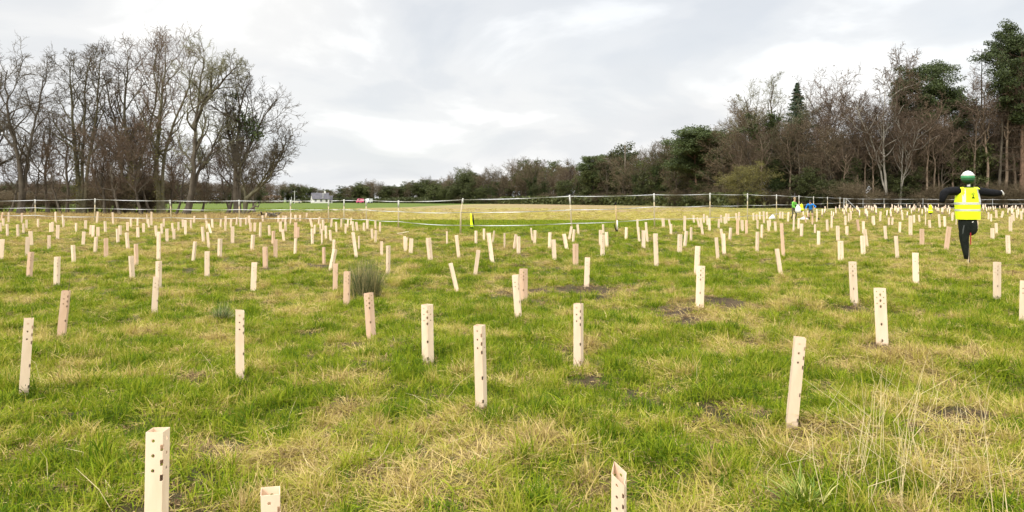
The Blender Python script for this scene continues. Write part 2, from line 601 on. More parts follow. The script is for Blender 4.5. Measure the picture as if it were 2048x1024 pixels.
def scatter(name, protos, P, pick, yaw, scl, tone, tilt=.15):
    """one object: points with instanced tufts"""
    c = bpy.data.collections.new(name + '_tufts')
    for i, me in enumerate(protos):
        c.objects.link(bpy.data.objects.new('%s_tuft_%02d' % (name, i), me))
    me = bpy.data.meshes.new(name)
    me.vertices.add(len(P))
    me.vertices.foreach_set('co', np.asarray(P, np.float32).ravel())
    me.attributes.new('pick', 'INT', 'POINT').data.foreach_set('value', np.asarray(pick, np.int32))
    rot = np.stack([rng.normal(0, tilt, len(P)), rng.normal(0, tilt, len(P)), yaw], -1)
    me.attributes.new('rot', 'FLOAT_VECTOR', 'POINT').data.foreach_set('vector', rot.astype(np.float32).ravel())
    s = np.asarray(scl, np.float32)
    if s.ndim == 1: s = np.stack([s, s, s], -1)
    me.attributes.new('scl', 'FLOAT_VECTOR', 'POINT').data.foreach_set('vector', s.ravel())
    attr_float(me, 'tone', tone)
    o = obj(name, me)
    g = bpy.data.node_groups.new(name + '_scatter', 'GeometryNodeTree')
    g.interface.new_socket('Geometry', in_out='INPUT', socket_type='NodeSocketGeometry')
    g.interface.new_socket('Geometry', in_out='OUTPUT', socket_type='NodeSocketGeometry')
    gi = g.nodes.new('NodeGroupInput'); go = g.nodes.new('NodeGroupOutput')
    ip = g.nodes.new('GeometryNodeInstanceOnPoints')
    ci = g.nodes.new('GeometryNodeCollectionInfo')
    ci.inputs['Collection'].default_value = c
    ci.inputs['Separate Children'].default_value = True
    ci.inputs['Reset Children'].default_value = True

    def na(nm, dt):
        n = g.nodes.new('GeometryNodeInputNamedAttribute'); n.data_type = dt; n.inputs[0].default_value = nm
        return [q for q in n.outputs if q.enabled and q.name == 'Attribute'][0]
    L = g.links.new
    L(gi.outputs[0], ip.inputs['Points']); L(ci.outputs[0], ip.inputs['Instance'])
    ip.inputs['Pick Instance'].default_value = True
    L(na('pick', 'INT'), ip.inputs['Instance Index'])
    L(na('rot', 'FLOAT_VECTOR'), ip.inputs['Rotation'])
    L(na('scl', 'FLOAT_VECTOR'), ip.inputs['Scale'])
    L(ip.outputs[0], go.inputs[0])
    md = o.modifiers.new('scatter', 'NODES'); md.node_group = g
    return o


def build_grass():
    protos = []
    for i in range(4):      # green growing tufts
        protos.append(tuft_mesh('grass_green', 46, .075, .05, .13, 35, 85, .30, .0050, BLADE, 20 + i, .10))
    for i in range(4):      # matted dead straw
        protos.append(tuft_mesh('grass_straw', 40, .09, .07, .20, 0, 42, .10, .0042, BLADE, 40 + i, .22))
    for i in range(2):      # short broken litter
        protos.append(tuft_mesh('grass_litter', 34, .09, .03, .09, 0, 25, .10, .0050, BLADE, 60 + i, .25))
    # tall tussock
    for i in range(2):
        protos.append(tuft_mesh('grass_tussock', 70, .07, .10, .22, 40, 85, .28, .0050, BLADE, 70 + i, .08))
    # candidates
    Ps = []
    edges = np.concatenate([np.geomspace(1.5, 105, 48)])
    for a, b in zip(edges[:-1], edges[1:]):
        dm = (a + b) / 2
        dens = 290 if dm < 7.5 else 290 * (7.5 / dm) ** 1.66
        half = .86 * dm + 3.0
        n = int((b - a) * 2 * half * dens)
        y = a + (b - a) * rng.random(n)
        Ps.append(np.stack([(rng.random(n) * 2 - 1) * half, y], -1))
    P = np.concatenate(Ps)
    X, Y = P[:, 0], P[:, 1]
    dry, mud = zones(X, Y)
    fl = fence_line_d(X / Y)
    inside = Y < fl
    u = X / Y
    # outside the fence: rough at left, strip of green, low stubble, nothing under the wood
    keep = inside | ((Y < 70) & (rng.random(len(X)) < .8)) | (rng.random(len(X)) < .35)
    keep &= rng.random(len(X)) > mud * .8
    keep &= ~((u > .35) & (Y > 93))
    X, Y, dry, mud, inside, u, fl = (q[keep] for q in (X, Y, dry, mud, inside, u, fl))
    n = len(X)
    r = rng.random(n)
    pd = np.clip((dry - .22) * 1.5, .06, .90)
    isd = rng.random(n) < pd
    pick = np.where(isd, 4 + (r * 4).astype(int), (r * 4).astype(int))
    lit = (rng.random(n) < .16 + .6 * mud)
    pick = np.where(lit, 8 + (r * 2).astype(int), pick)
    tus = (rng.random(n) < .05) & ~lit
    pick = np.where(tus, 10 + (r * 2).astype(int), pick)
    tone = np.where(isd, np.clip(.56 + .26 * dry + rng.normal(0, .10, n), .42, .92), np.clip(.08 + .40 * dry + rng.normal(0, .11, n), .0, .55))
    tone = np.where(lit, np.clip(.70 + rng.random(n) * .35, 0, 1), tone)
    tone = np.where(mud > .4, np.clip(tone + .3 * mud, 0, 1), tone)
    # outside
    o = ~inside
    left = o & (u < -.2 - .1 * rng.random(n))
    strip = o & (u > -.27) & (Y < 42)
    field = o & ~left & ~strip
    tone = np.where(left & (Y < 70), .80 + rng.random(n) * .2, tone)
    tone = np.where(strip, .08 + rng.random(n) * .2, tone)
    tone = np.where(field, .50 + rng.random(n) * .2, tone)
    tone = np.where(left & (Y > 76), .15, tone)
    pick = np.where(strip, (r * 4).astype(int), pick)
    s = np.clip((Y / 7.5) ** .42, 1, 2.6) * (.75 + .5 * rng.random(n))
    zs = np.clip((Y / 7.5) ** .18, 1, 1.5) * (.7 + .5 * rng.random(n))
    zs = np.where(left & (Y < 62), zs * 1.9, zs)
    zs = np.where(field, zs * .45, zs)
    zs = np.where(inside & (Y > 22), zs * .85, zs)
    Z = terrain(X, Y)
    scatter('grass', protos, np.stack([X, Y, Z], -1), pick, rng.random(n) * 6.283, np.stack([s, s, zs], -1), tone)
    print('grass tufts', n)
    tag(bpy.data.objects['grass'], 'short tangled winter grass, green and straw coloured, covering the meadow', 'grass', kind='stuff')


build_grass()


# ------------------------------------------------------------------ tree kit
def emit(paths, V, Q, nv):
    """paths: list of (P (B,n,3), R (B,n), sides)"""
    for P, R, s in paths:
        B, n, _ = P.shape
        T = np.gradient(P, axis=1)
        T /= np.linalg.norm(T, axis=2)[:, :, None] + 1e-9
        ref = np.where(np.abs(T[:, :1, 2:3]) > .8, np.array([1., 0, 0]), np.array([0, 0, 1.]))
        U = np.cross(T, np.broadcast_to(ref, T.shape)); U /= np.linalg.norm(U, axis=2)[:, :, None] + 1e-9
        W = np.cross(T, U)
        a = np.arange(s) * 2 * np.pi / s
        ring = P[:, :, None, :] + (U[:, :, None, :] * np.cos(a)[None, None, :, None] + W[:, :, None, :] * np.sin(a)[None, None, :, None]) * R[:, :, None, None]
        V.append(ring.reshape(-1, 3))
        b = nv + (np.arange(B) * n * s)[:, None, None]
        i = (np.arange(n - 1) * s)[None, :, None]
        k = np.arange(s)[None, None, :]; k2 = (k + 1) % s
        Q.append(np.stack([b + i + k, b + i + k2, b + i + s + k2, b + i + s + k], -1).reshape(-1, 4))
        nv += B * n * s
    return nv


def wood_mesh(name, paths, material, smooth=True):
    V, Q = [], []
    emit(paths, V, Q, 0)
    return mesh_np(name, np.concatenate(V), np.concatenate(Q), [material], smooth=smooth)


def sample(P, R, bi, t):
    n = P.shape[1]
    f = t * (n - 1)
    i = np.minimum(f.astype(int), n - 2); w = (f - i)
    p = P[bi, i] * (1 - w)[:, None] + P[bi, i + 1] * w[:, None]
    T = P[bi, i + 1] - P[bi, i]
    T /= np.linalg.norm(T, axis=1)[:, None] + 1e-9
    r = R[bi, i] * (1 - w) + R[bi, i + 1] * w
    return p, T, r


def grow(P, R, k, t0, t1, ang, asd, lr, n, wig, up, rr, r, shape=None, rmin=.006, absl=None, flat=0.0, tip=.35):
    B = P.shape[0]
    M = B * k
    bi = np.repeat(np.arange(B), k)
    t = t0 + (t1 - t0) * ((np.tile(np.arange(k), B) + r.random(M)) / k)
    p, T, pr = sample(P, R, bi, t)
    pl = np.linalg.norm(np.diff(P, axis=1), axis=2).sum(1)[bi]
    L = (pl * lr if absl is None else np.full(M, absl)) * (.65 + .7 * r.random(M))
    if shape is not None: L = L * shape(t)
    # azimuth around the parent, golden angle keeps siblings apart
    az_ = (np.tile(np.arange(k), B) * 2.4 + np.repeat(r.random(B) * 6.28, k) + r.normal(0, .5, M))
    ref = np.where(np.abs(T[:, 2:3]) > .9, np.array([1., 0, 0]), np.array([0, 0, 1.]))
    U = np.cross(T, ref); U /= np.linalg.norm(U, axis=1)[:, None] + 1e-9
    W = np.cross(T, U)
    a = R_(1) * r.normal(ang, asd, M)
    d = T * np.cos(a)[:, None] + (U * np.cos(az_)[:, None] + W * np.sin(az_)[:, None]) * np.sin(a)[:, None]
    if flat: d[:, 2] *= (1 - flat)
    d /= np.linalg.norm(d, axis=1)[:, None]
    out = [p]
    cur = p.copy()
    upv = np.array([0, 0, 1.0])
    for i in range(n - 1):
        cur = cur + d * (L / (n - 1))[:, None]
        out.append(cur.copy())
        d = d + r.normal(0, wig, (M, 3)) + upv * up
        d /= np.linalg.norm(d, axis=1)[:, None]
    PP = np.stack(out, 1)
    r0 = np.maximum(pr * rr, rmin)
    RR = r0[:, None] * np.linspace(1, tip, n)[None, :]
    return PP, np.maximum(RR, rmin * .6)


def spine(pts, r0, r1, n=14, wig=.12, r=None, power=.8):
    """one smooth wobbly trunk through the points"""
    pts = np.array(pts, float)
    s = np.concatenate([[0], np.cumsum(np.linalg.norm(np.diff(pts, axis=0), axis=1))]); s /= s[-1]
    t = np.linspace(0, 1, n)
    P = np.stack([np.interp(t, s, pts[:, i]) for i in range(3)], -1)
    P[1:-1] = (P[:-2] + 2 * P[1:-1] + P[2:]) / 4
    if r is not None:
        w = np.cumsum(r.normal(0, wig, (n, 3)), axis=0) * .5
        w -= w[0]; w[:, 2] *= .2
        P = P + w * t[:, None] ** .7
    R = r0 + (r1 - r0) * t ** power
    R[0] *= 1.45; R[1] *= 1.08
    return P[None], R[None]


def leaves(C, size, r, squash=1.0, droop=False):
    """random little quads (kites) centred on C (M,3)"""
    M = len(C)
    a = r.normal(0, 1, (M, 3)); a[:, 2] *= squash
    a /= np.linalg.norm(a, axis=1)[:, None]
    b = np.cross(a, r.normal(0, 1, (M, 3))); b /= np.linalg.norm(b, axis=1)[:, None]
    s = size * (.6 + .8 * r.random(M))[:, None]
    V = np.stack([C - a * s, C + b * s * .45, C + a * s, C - b * s * .45], 1).reshape(-1, 3)
    Fc = np.arange(M * 4).reshape(-1, 4)
    return V, Fc


def leaf_mesh(name, C, size, material, r, squash=1.0):
    V, Fc = leaves(C, size, r, squash)
    me = mesh_np(name, V, Fc, [material])
    attr_float(me, 'rnd', np.repeat(r.random(len(C)), 4))
    return me


def leaf_mat(name, c0, c1, rough=.6, objvar=.15, trans=.2):
    m, t, b = mat(name, c0, rough, .25)
    L = t.links.new
    a2 = N(t, 'ShaderNodeAttribute', attribute_type='GEOMETRY', attribute_name='rnd')
    r = ramp(t, [(0, c0), (1, c1)])
    L(a2.outputs['Fac'], r.inputs[0])
    oi = N(t, 'ShaderNodeObjectInfo')
    mr = N(t, 'ShaderNodeMapRange', inp={3: 1 - objvar, 4: 1 + objvar})
    L(oi.outputs['Random'], mr.inputs[0])
    hs = N(t, 'ShaderNodeHueSaturation')
    L(r.outputs[0], hs.inputs['Color']); L(mr.outputs[0], hs.inputs['Value'])
    L(hs.outputs[0], b.inputs['Base Color'])
    tr = N(t, 'ShaderNodeBsdfTranslucent'); L(hs.outputs[0], tr.inputs[0])
    mx = N(t, 'ShaderNodeMixShader', inp={0: trans})
    L(b.outputs[0], mx.inputs[1]); L(tr.outputs[0], mx.inputs[2])
    L(mx.outputs[0], t.nodes['Material Output'].inputs[0])
    return m


M_BARK = noisy('bark_grey_brown', (.050, .040, .030), (.135, .115, .085), 3, .9, .15, .5, objvar=.2, stretch=(1, 1, .35))
M_BARKG = noisy('bark_mossy', (.070, .064, .036), (.16, .145, .09), 2.5, .9, .15, .5, objvar=.15, stretch=(1, 1, .35))
M_TWIG = noisy('twigs_brown', (.070, .058, .042), (.125, .105, .075), 1.5, .9, .1, objvar=.2)
M_TWIGG = noisy('twigs_lichen', (.13, .125, .075), (.24, .23, .14), .8, .9, .1, objvar=.1)
M_TWIGR = noisy('twigs_russet', (.085, .060, .042), (.155, .112, .078), .6, .9, .1, objvar=.25)
M_TWIGD = noisy('twigs_dark_brown', (.085, .066, .040), (.165, .130, .080), .6, .9, .1, objvar=.25)
M_BIRCH = noisy('bark_birch', (.16, .145, .115), (.34, .31, .26), 1.5, .8, .2, objvar=.1, stretch=(1, 1, .5))
M_POLE = noisy('bark_tall_trunk', (.12, .085, .06), (.26, .20, .14), 2, .9, .15, objvar=.3)
M_PINEB = noisy('bark_pine', (.10, .065, .045), (.24, .15, .10), 2, .9, .15, objvar=.1)
M_PINE = leaf_mat('needles_pine', (.036, .050, .018), (.100, .130, .042))
M_SPRUCE = leaf_mat('needles_spruce', (.035, .060, .035), (.085, .125, .070))
M_IVY = leaf_mat('leaves_ivy', (.026, .042, .012), (.075, .10, .028))
M_HOLLY = leaf_mat('leaves_evergreen', (.034, .044, .013), (.098, .110, .032), objvar=.3)
M_OLIVE = leaf_mat('leaves_olive', (.10, .09, .028), (.19, .17, .05))
M_DEADL = leaf_mat('leaves_dead_brown', (.085, .055, .032), (.17, .115, .07), objvar=.25)


def bare_tree_meshes(seed, H, stems, k=(13, 9, 7, 5), lr=.42, up=.10, ang=42, low=.28, twig=M_TWIG, bark=M_BARK, dens=1.0, wig=.17, tw=.014, gn=.2):
    """stems: list of (points, r0, r1). returns trunk mesh, crown mesh"""
    r = np.random.default_rng(seed)
    k = (k[0], k[1], k[2] - 1, k[3] - 1)
    tr, cr = [], []
    for (pts, r0, r1) in stems:
        P0, R0 = spine(pts, r0, r1, 18, gn, r)
        tr.append((P0, R0, 9))
        sh = lambda t: .55 + .75 * np.sin(np.clip((t - low) / (1.02 - low), 0, 1) * np.pi * .82 + .35)
        P1, R1 = grow(P0, R0, max(3, int(k[0] * dens)), low, .99, ang, 11, lr, 10, wig * 1.15, up * 1.3, .62, r, sh, rmin=.035)
        tr.append((P1, R1, 6))
        P2, R2 = grow(P1, R1, k[1], .22, .99, 46, 14, .42, 8, wig * 1.25, up * .9, .56, r, lambda t: 1.25 - .6 * t, rmin=.02)
        cr.append((P2, R2, 4))
        P3, R3 = grow(P2, R2, k[2], .15, .99, 44, 14, .45, 5, wig * 1.3, up * .7, .6, r, lambda t: 1.2 - .5 * t, rmin=tw * 1.2)
        cr.append((P3, R3, 3))
        P4, R4 = grow(P3, R3, k[3], .1, 1.0, 40, 15, .62, 4, wig * 1.4, up * .5, .7, r, rmin=tw)
        cr.append((P4, R4, 3))
    return wood_mesh('trunk', tr, bark), wood_mesh('crown', cr, twig), tr, cr


def place_tree(name, parts, px, d, label, cat='tree', group=None, rz=0, s=1.0, zs=None):
    """parts: list of (name, mesh)"""
    x, y, z = at_d(px, d)
    t = empty(name, (x, y, z - .05), rz)
    t.scale = (s, s, zs or s)
    for n, me in parts:
        obj(n, me, t)
    tag(t, label, cat, group)
    return t


# ------------------------------------------------------------------ the copse on the left
def m_per_px(d): return d / F


def copse():
    G = 'tall bare trees of the copse'
    # px of trunk, distance, top row, stems in px offsets (dx at fraction of height), seed, material set, label
    def st(H, d, offs, r0=.30, r1=.05, y=0.0):
        k = m_per_px(d)
        return ([(o * k, y * (f), f * H) for o, f in offs], r0, r1)
    specs = [
        # px,   d,   top, seed, stems(offset px, fraction), twig, bark, kwargs, label
        (42, 66, 92, 1, [[(0, 0), (2, .35), (-16, .62), (-22, .98)], [(3, 0), (6, .3), (14, .55), (22, .96)]], M_TWIG, M_BARK, dict(lr=.25, k=(12, 8, 6, 4)),
         'tall bare twin stemmed tree at the far left edge of the copse'),
        (-14, 70, 130, 2, [[(0, 0), (4, .4), (6, .7), (0, .97)]], M_TWIG, M_BARK, dict(lr=.3),
         'bare tree cut by the left edge of the photo, branches reaching in'),
        (96, 74, 190, 3, [[(0, 0), (-4, .4), (6, .75), (2, .96)]], M_TWIGR, M_BARK, dict(lr=.34, k=(12, 8, 6, 4)),
         'smaller thin bare tree in the gap right of the leftmost tall tree'),
        (160, 68, 58, 4, [[(0, 0), (-6, .3), (-22, .62), (-32, .93)], [(4, 0), (4, .35), (6, .7), (14, .99)], [(8, 0), (16, .35), (34, .7), (52, .97)]], M_TWIG, M_BARKG, dict(lr=.20, k=(12, 8, 6, 4)),
         'tall slender bare tree with three upright stems, second of the copse from the left'),
        (135, 72, 215, 5, [[(0, 0), (3, .5), (8, .95)]], M_TWIGR, M_BARK, dict(lr=.3, k=(10, 7, 6, 4)),
         'thin straight bare tree close on the left of the three stemmed tree'),
        (258, 69, 54, 6, [[(0, 0), (6, .3), (-6, .6), (10, .98)], [(5, 0), (16, .3), (36, .62), (52, .95)], [(-4, 0), (-14, .32), (-30, .6), (-42, .85)]], M_TWIGR, M_BARKG, dict(lr=.24, k=(13, 8, 6, 4)),
         'broad tall bare tree in the middle of the copse with leaning stems and mossy bark'),
        (322, 66, 50, 7, [[(0, 0), (-10, .3), (-4, .62), (-2, .98)], [(4, 0), (0, .3), (22, .6), (48, .95)]], M_TWIGR, M_BARKG, dict(lr=.25, k=(13, 8, 6, 4)),
         'tallest bare tree of the copse, olive bark, standing behind the third fence post'),
        (378, 62, 60, 8, [[(-6, 0), (4, .08), (12, .3), (14, .6), (28, .98)], [(0, .06), (14, .25), (30, .33), (66, .5), (80, .58)], [(12, .55), (34, .72), (70, .84), (96, .93)]], M_TWIGG, M_BARK, dict(lr=.26, k=(13, 8, 6, 4)),
         'bare tree with pale greenish twigs at its top and a leaning foot'),
        (474, 64, 128, 9, [[(0, 0), (-2, .4), (6, .7), (20, .98)], [(4, 0), (2, .35), (30, .62), (58, .86)], [(0, .4), (-12, .6), (-16, .9)]], M_TWIG, M_BARK, dict(lr=.27, k=(13, 8, 6, 4)),
         'bare tree with dark ivy clumps high in its crown at the right of the copse'),
        (488, 61, 232, 10, [[(0, 0), (8, .22), (30, .30), (60, .48), (88, .86)], [(0, 0), (2, .3), (-10, .55), (-34, .75)], [(6, .2), (40, .4), (72, .66), (92, .72)]], M_TWIG, M_BARKG, dict(lr=.33, k=(12, 8, 6, 4), ang=50, low=.32),
         'low spreading bare tree at the right end of the copse, limb arching right'),
    ]
    for (px, d, top, seed, stems, tw, bk, kw, lab) in specs:
        x, y, z = at_d(px, d)
        H = EYE + (HZ - top) * d / F - z
        H *= .86
        r0 = .30 if top < 150 else .2
        ss = [st(H, d, o, r0 * (1 if i == 0 else .72), .045, y=(.6 if i % 2 else -.5)) for i, o in enumerate(stems)]
        a, b, tr, cr = bare_tree_meshes(100 + seed, H, ss, twig=tw, bark=bk, **dict(kw, lr=kw['lr'] * .9))
        parts = [('trunk', a), ('crown', b)]
        if seed in (9, 7, 4, 6):
            r = np.random.default_rng(seed)
            if seed == 9:      # mistletoe like dark clumps
                cs = [((px_ - px) * d / F, 0.2, (HZ - py_) * d / F + EYE - z, q) for px_, py_, q in [(488, 232, .55), (500, 255, .5), (478, 252, .45), (470, 190, .3), (495, 245, .5), (512, 270, .35)]]
                C = np.concatenate([r.normal(0, 1, (130, 3)) * q * np.array([1, 1, .8]) + np.array([cx, cy, cz]) for cx, cy, cz, q in cs])
                parts.append(('ivy', leaf_mesh('ivy', C, .13, M_IVY, r)))
            else:
                P0, R0 = tr[0][0], tr[0][1]
                t = r.random(900) * .55
                p, T, rr = sample(P0, R0, np.zeros(900, int), t)
                C = p + r.normal(0, 1, (900, 3)) * (rr[:, None] * .7 + .12)
                parts.append(('ivy', leaf_mesh('ivy', C, .11, M_OLIVE, r)))
        place_tree('bare_tree', parts, px, d, lab, 'tree', G)
    # thin leaning understorey stems, three meshes reused
    ms = []
    for i in range(3):
        r = np.random.default_rng(200 + i)
        H = 6.5
        ln = [.9, -.8, .3][i]
        a, b, _, _ = bare_tree_meshes(200 + i, H, [([(0, 0, 0), (ln * .6, 0, H * .25), (ln, .1, H * .6), (ln * 1.1, 0, H)], .16, .03)], k=(12, 8, 6, 4), lr=.42, twig=M_TWIGR, bark=M_BARK, low=.2)
        ms.append((a, b))
    gl = 'low leaning trunks under the copse'
    for i, (px, d, s) in enumerate([(62, 72, 1.0), (122, 66, .8), (210, 64, 1.0), (226, 70, 1.15), (240, 63, .9), (262, 71, 1.2), (283, 63, 1.0), (300, 70, 1.1), (340, 73, 1.0),
                                    (352, 64, .8), (404, 78, .9), (180, 74, 1.1), (455, 66, 1.15), (460, 80, .9), (508, 75, .9), (20, 75, 1.0)]):
        k = i % 3
        place_tree('understorey_tree', [('trunk', ms[k][0]), ('crown', ms[k][1])], px, d,
                   'low thin bare tree with a leaning trunk under the tall trees of the copse', 'tree', gl, rz=[0, .3, 2.9, .5][i % 4], s=s)
    # dense twiggy thickets
    th = []
    for i in range(3):
        r = np.random.default_rng(300 + i)
        ps = []
        for j in range(16):
            a = r.random() * 6.28; q = r.random() * 1.3
            sp, sr = spine([(q * math.cos(a), q * math.sin(a), 0), (q * math.cos(a) * 1.8, q * math.sin(a) * 1.8, 2.2), (q * math.cos(a) * 2.5, q * math.sin(a) * 2.5, 4.2 - q)], .05, .015, 8, .12, r)
            ps.append((sp, sr))
        P0 = np.concatenate([p for p, _ in ps]); R0 = np.concatenate([q for _, q in ps])
        P1, R1 = grow(P0, R0, 8, .1, .98, 45, 15, .45, 6, .18, .05, .6, r, rmin=.02)
        P2, R2 = grow(P1, R1, 7, .1, .98, 45, 15, .5, 5, .2, .03, .6, r, rmin=.014)
        P3, R3 = grow(P2, R2, 5, .1, .98, 45, 15, .6, 3, .2, .0, .6, r, rmin=.012)
        C = P3[::3, -1] + r.normal(0, .05, P3[::3, -1].shape)
        th.append((wood_mesh('stems', [(P0, R0, 5), (P1, R1, 3)], M_TWIGD), wood_mesh('twigs', [(P2, R2, 3), (P3, R3, 3)], M_TWIGD), leaf_mesh('dead_leaves', C, .06, M_DEADL, r)))
    for i, (px, d, s, zs) in enumerate([(192, 71, .8, .6), (222, 68, .85, .8), (255, 73, .9, .9), (292, 72, .8, .7), (238, 79, .9, .9),
                                        (300, 80, 1.0, .9), (120, 82, .9, .5), (70, 80, 1.0, .5), (5, 80, 1.0, .5)]):
        k = i % 3
        place_tree('thicket', [('stems', th[k][0]), ('twigs', th[k][1]), ('dead_leaves', th[k][2])], px, d,
                   'dense brown leafless thicket filling the space between the trunks of the copse', 'bush', 'brown thickets in the copse', rz=i * 1.3, s=s, zs=zs)
    return th


THICK = copse()


# ------------------------------------------------------------------ woodland kinds
def blob(c, rad, n, r, squash=.6):
    q = r.normal(0, 1, (n, 3)); q /= np.linalg.norm(q, axis=1)[:, None]
    q *= (r.random(n) ** .45)[:, None]
    q[:, 2] *= squash
    return np.array(c) + q * rad


def kind_bare(seed, H, twig, bark, spread=.36, k=(13, 8, 6, 4), dead=0.0, ivy=0.0, up=.09, stems=None, low=.22, tw=.016):
    r = np.random.default_rng(seed)
    if stems is None:
        stems = [([(0, 0, 0), (r.normal(0, .3), r.normal(0, .3), H * .4), (r.normal(0, .7), r.normal(0, .7), H * .97)], H * .016, .04)]
        if r.random() < .6:
            a = r.random() * 6.28
            stems.append(([(0, 0, H * .12), (math.cos(a) * H * .10, math.sin(a) * H * .1, H * .45), (math.cos(a) * H * .17, math.sin(a) * H * .17, H * .88)], H * .011, .035))
    a, b, tr, cr = bare_tree_meshes(seed, H, stems, k=k, lr=spread, up=up, twig=twig, bark=bark, low=low, tw=tw)
    parts = [('trunk', a), ('crown', b)]
    if dead:
        P = cr[2][0]
        sel = r.random(len(P)) < dead
        C = P[sel, -1] + r.normal(0, .1, (sel.sum(), 3))
        parts.append(('dead_leaves', leaf_mesh('dead_leaves', C, .12, M_DEADL, r)))
    if ivy:
        Cs = []
        for P0, R0, _ in tr:
            B = P0.shape[0]
            m = int(1500 * ivy) if B == 1 else int(500 * ivy)
            t = r.random(m) * (.75 if B == 1 else .5)
            p, T, rr = sample(P0, R0, r.integers(0, B, m), t)
            hcut = p[:, 2] < H * .72
            p = p[hcut]; rr = rr[hcut]
            Cs.append(p + r.normal(0, 1, p.shape) * (.42 if B == 1 else .25))
        parts.append(('ivy', leaf_mesh('ivy', np.concatenate(Cs), .17, M_IVY, r)))
    return parts


def kind_pine(seed, H, crown_from=.55, rad=3.0, lean=0.0):
    H = H * .90
    r = np.random.default_rng(seed)
    P0, R0 = spine([(0, 0, 0), (lean * .4, 0, H * .5), (lean, 0, H * .97)], H * .015, .06, 14, .12, r)
    sh = lambda t: .6 + .7 * np.sin(np.clip((t - crown_from) / (1.05 - crown_from), 0, 1) * np.pi)
    P1, R1 = grow(P0, R0, 24, crown_from, 1.0, 66, 12, 1, 6, .12, .10, .4, r, sh, rmin=.04, absl=rad)
    P2, R2 = grow(P1, R1, 6, .35, 1.0, 50, 12, .38, 4, .15, .12, .5, r, rmin=.02)
    tips = np.concatenate([P2[:, -1], P2[:, 2], P1[:, -1]])
    C = np.concatenate([blob(t, .75 + .45 * r.random(), 110, r, .6) for t in tips])
    stub, sr = grow(P0, R0, 9, .2, crown_from, 80, 10, 1, 4, .12, -.02, .3, r, rmin=.02, absl=1.2)
    return [('trunk', wood_mesh('trunk', [(P0, R0, 9), (P1, R1, 5), (P2, R2, 3), (stub, sr, 3)], M_PINEB)), ('crown', leaf_mesh('crown', C, .14, M_PINE, r))]


def kind_spruce(seed, H, rad, low=.1, matl=None):
    r = np.random.default_rng(seed)
    P0, R0 = spine([(0, 0, 0), (0, 0, H)], H * .013, .03, 14, .03, r)
    k = 300
    sh = lambda t: np.clip((1.015 - t) * 2.0, 0.02, 1)
    P1, R1 = grow(P0, R0, k, low, .995, 82, 8, 1, 5, .05, -.03, .25, r, sh, rmin=.012, absl=rad)
    n = 55
    bi = np.repeat(np.arange(k), n)
    t = r.random(k * n) ** .7
    p, T, rr = sample(P1, R1, bi, t)
    wdt = .45 * (1.1 - t)[:, None] * (np.linalg.norm(P1[bi, -1] - P1[bi, 0], axis=1)[:, None] * .5 + .2)
    off = r.normal(0, 1, p.shape) * wdt * np.array([1, 1, .28])
    off[:, 2] -= np.abs(off[:, 0] + off[:, 1]) * .25
    return [('trunk', wood_mesh('trunk', [(P0, R0, 8), (P1, R1, 3)], M_PINEB)), ('crown', leaf_mesh('crown', p + off, .15, matl or M_SPRUCE, r, squash=.6))]


def kind_larch(seed, H, rad):
    r = np.random.default_rng(seed)
    P0, R0 = spine([(0, 0, 0), (r.normal(0, .3), 0, H * .5), (r.normal(0, .5), 0, H)], H * .012, .03, 14, .05, r)
    sh = lambda t: np.clip(1.08 - t, 0.08, 1) ** .6
    P1, R1 = grow(P0, R0, 52, .22, .99, 80, 10, 1, 6, .08, .03, .3, r, sh, rmin=.025, absl=rad)
    P2, R2 = grow(P1, R1, 9, .15, 1.0, 50, 15, .32, 4, .15, .0, .5, r, rmin=.015)
    P3, R3 = grow(P2, R2, 4, .1, 1.0, 45, 15, .6, 3, .15, .0, .6, r, rmin=.012)
    return [('trunk', wood_mesh('trunk', [(P0, R0, 8), (P1, R1, 4)], M_BARK)), ('crown', wood_mesh('crown', [(P2, R2, 3), (P3, R3, 3)], M_TWIGR))]


def kind_evergreen(seed, H, W, material=None, n=34, leaf=.17, low=.08):
    """rounded broadleaf evergreen such as holly, yew, laurel: many clumps round real limbs"""
    r = np.random.default_rng(seed)
    P0, R0 = spine([(0, 0, 0), (r.normal(0, .3), r.normal(0, .3), H * .5), (r.normal(0, .4), 0, H * .92)], H * .02, .05, 10, .1, r)
    sh = lambda t: .5 + .75 * np.sin(np.clip((t - low) / (1.1 - low), 0, 1) * np.pi)
    P1, R1 = grow(P0, R0, n, low, 1.0, 62, 15, 1, 6, .14, .08, .5, r, sh, rmin=.03, absl=W)
    P2, R2 = grow(P1, R1, 5, .3, 1.0, 48, 14, .38, 4, .15, .05, .5, r, rmin=.02)
    tips = np.concatenate([P2[:, -1], P1[:, -1], P1[:, 3]])
    C = np.concatenate([blob(t, .55 + .55 * r.random(), 62, r, .7) for t in tips])
    C = C[C[:, 2] > .1]
    return [('trunk', wood_mesh('trunk', [(P0, R0, 8), (P1, R1, 4), (P2, R2, 3)], M_BARK)), ('crown', leaf_mesh('crown', C, leaf, material or M_HOLLY, r))]


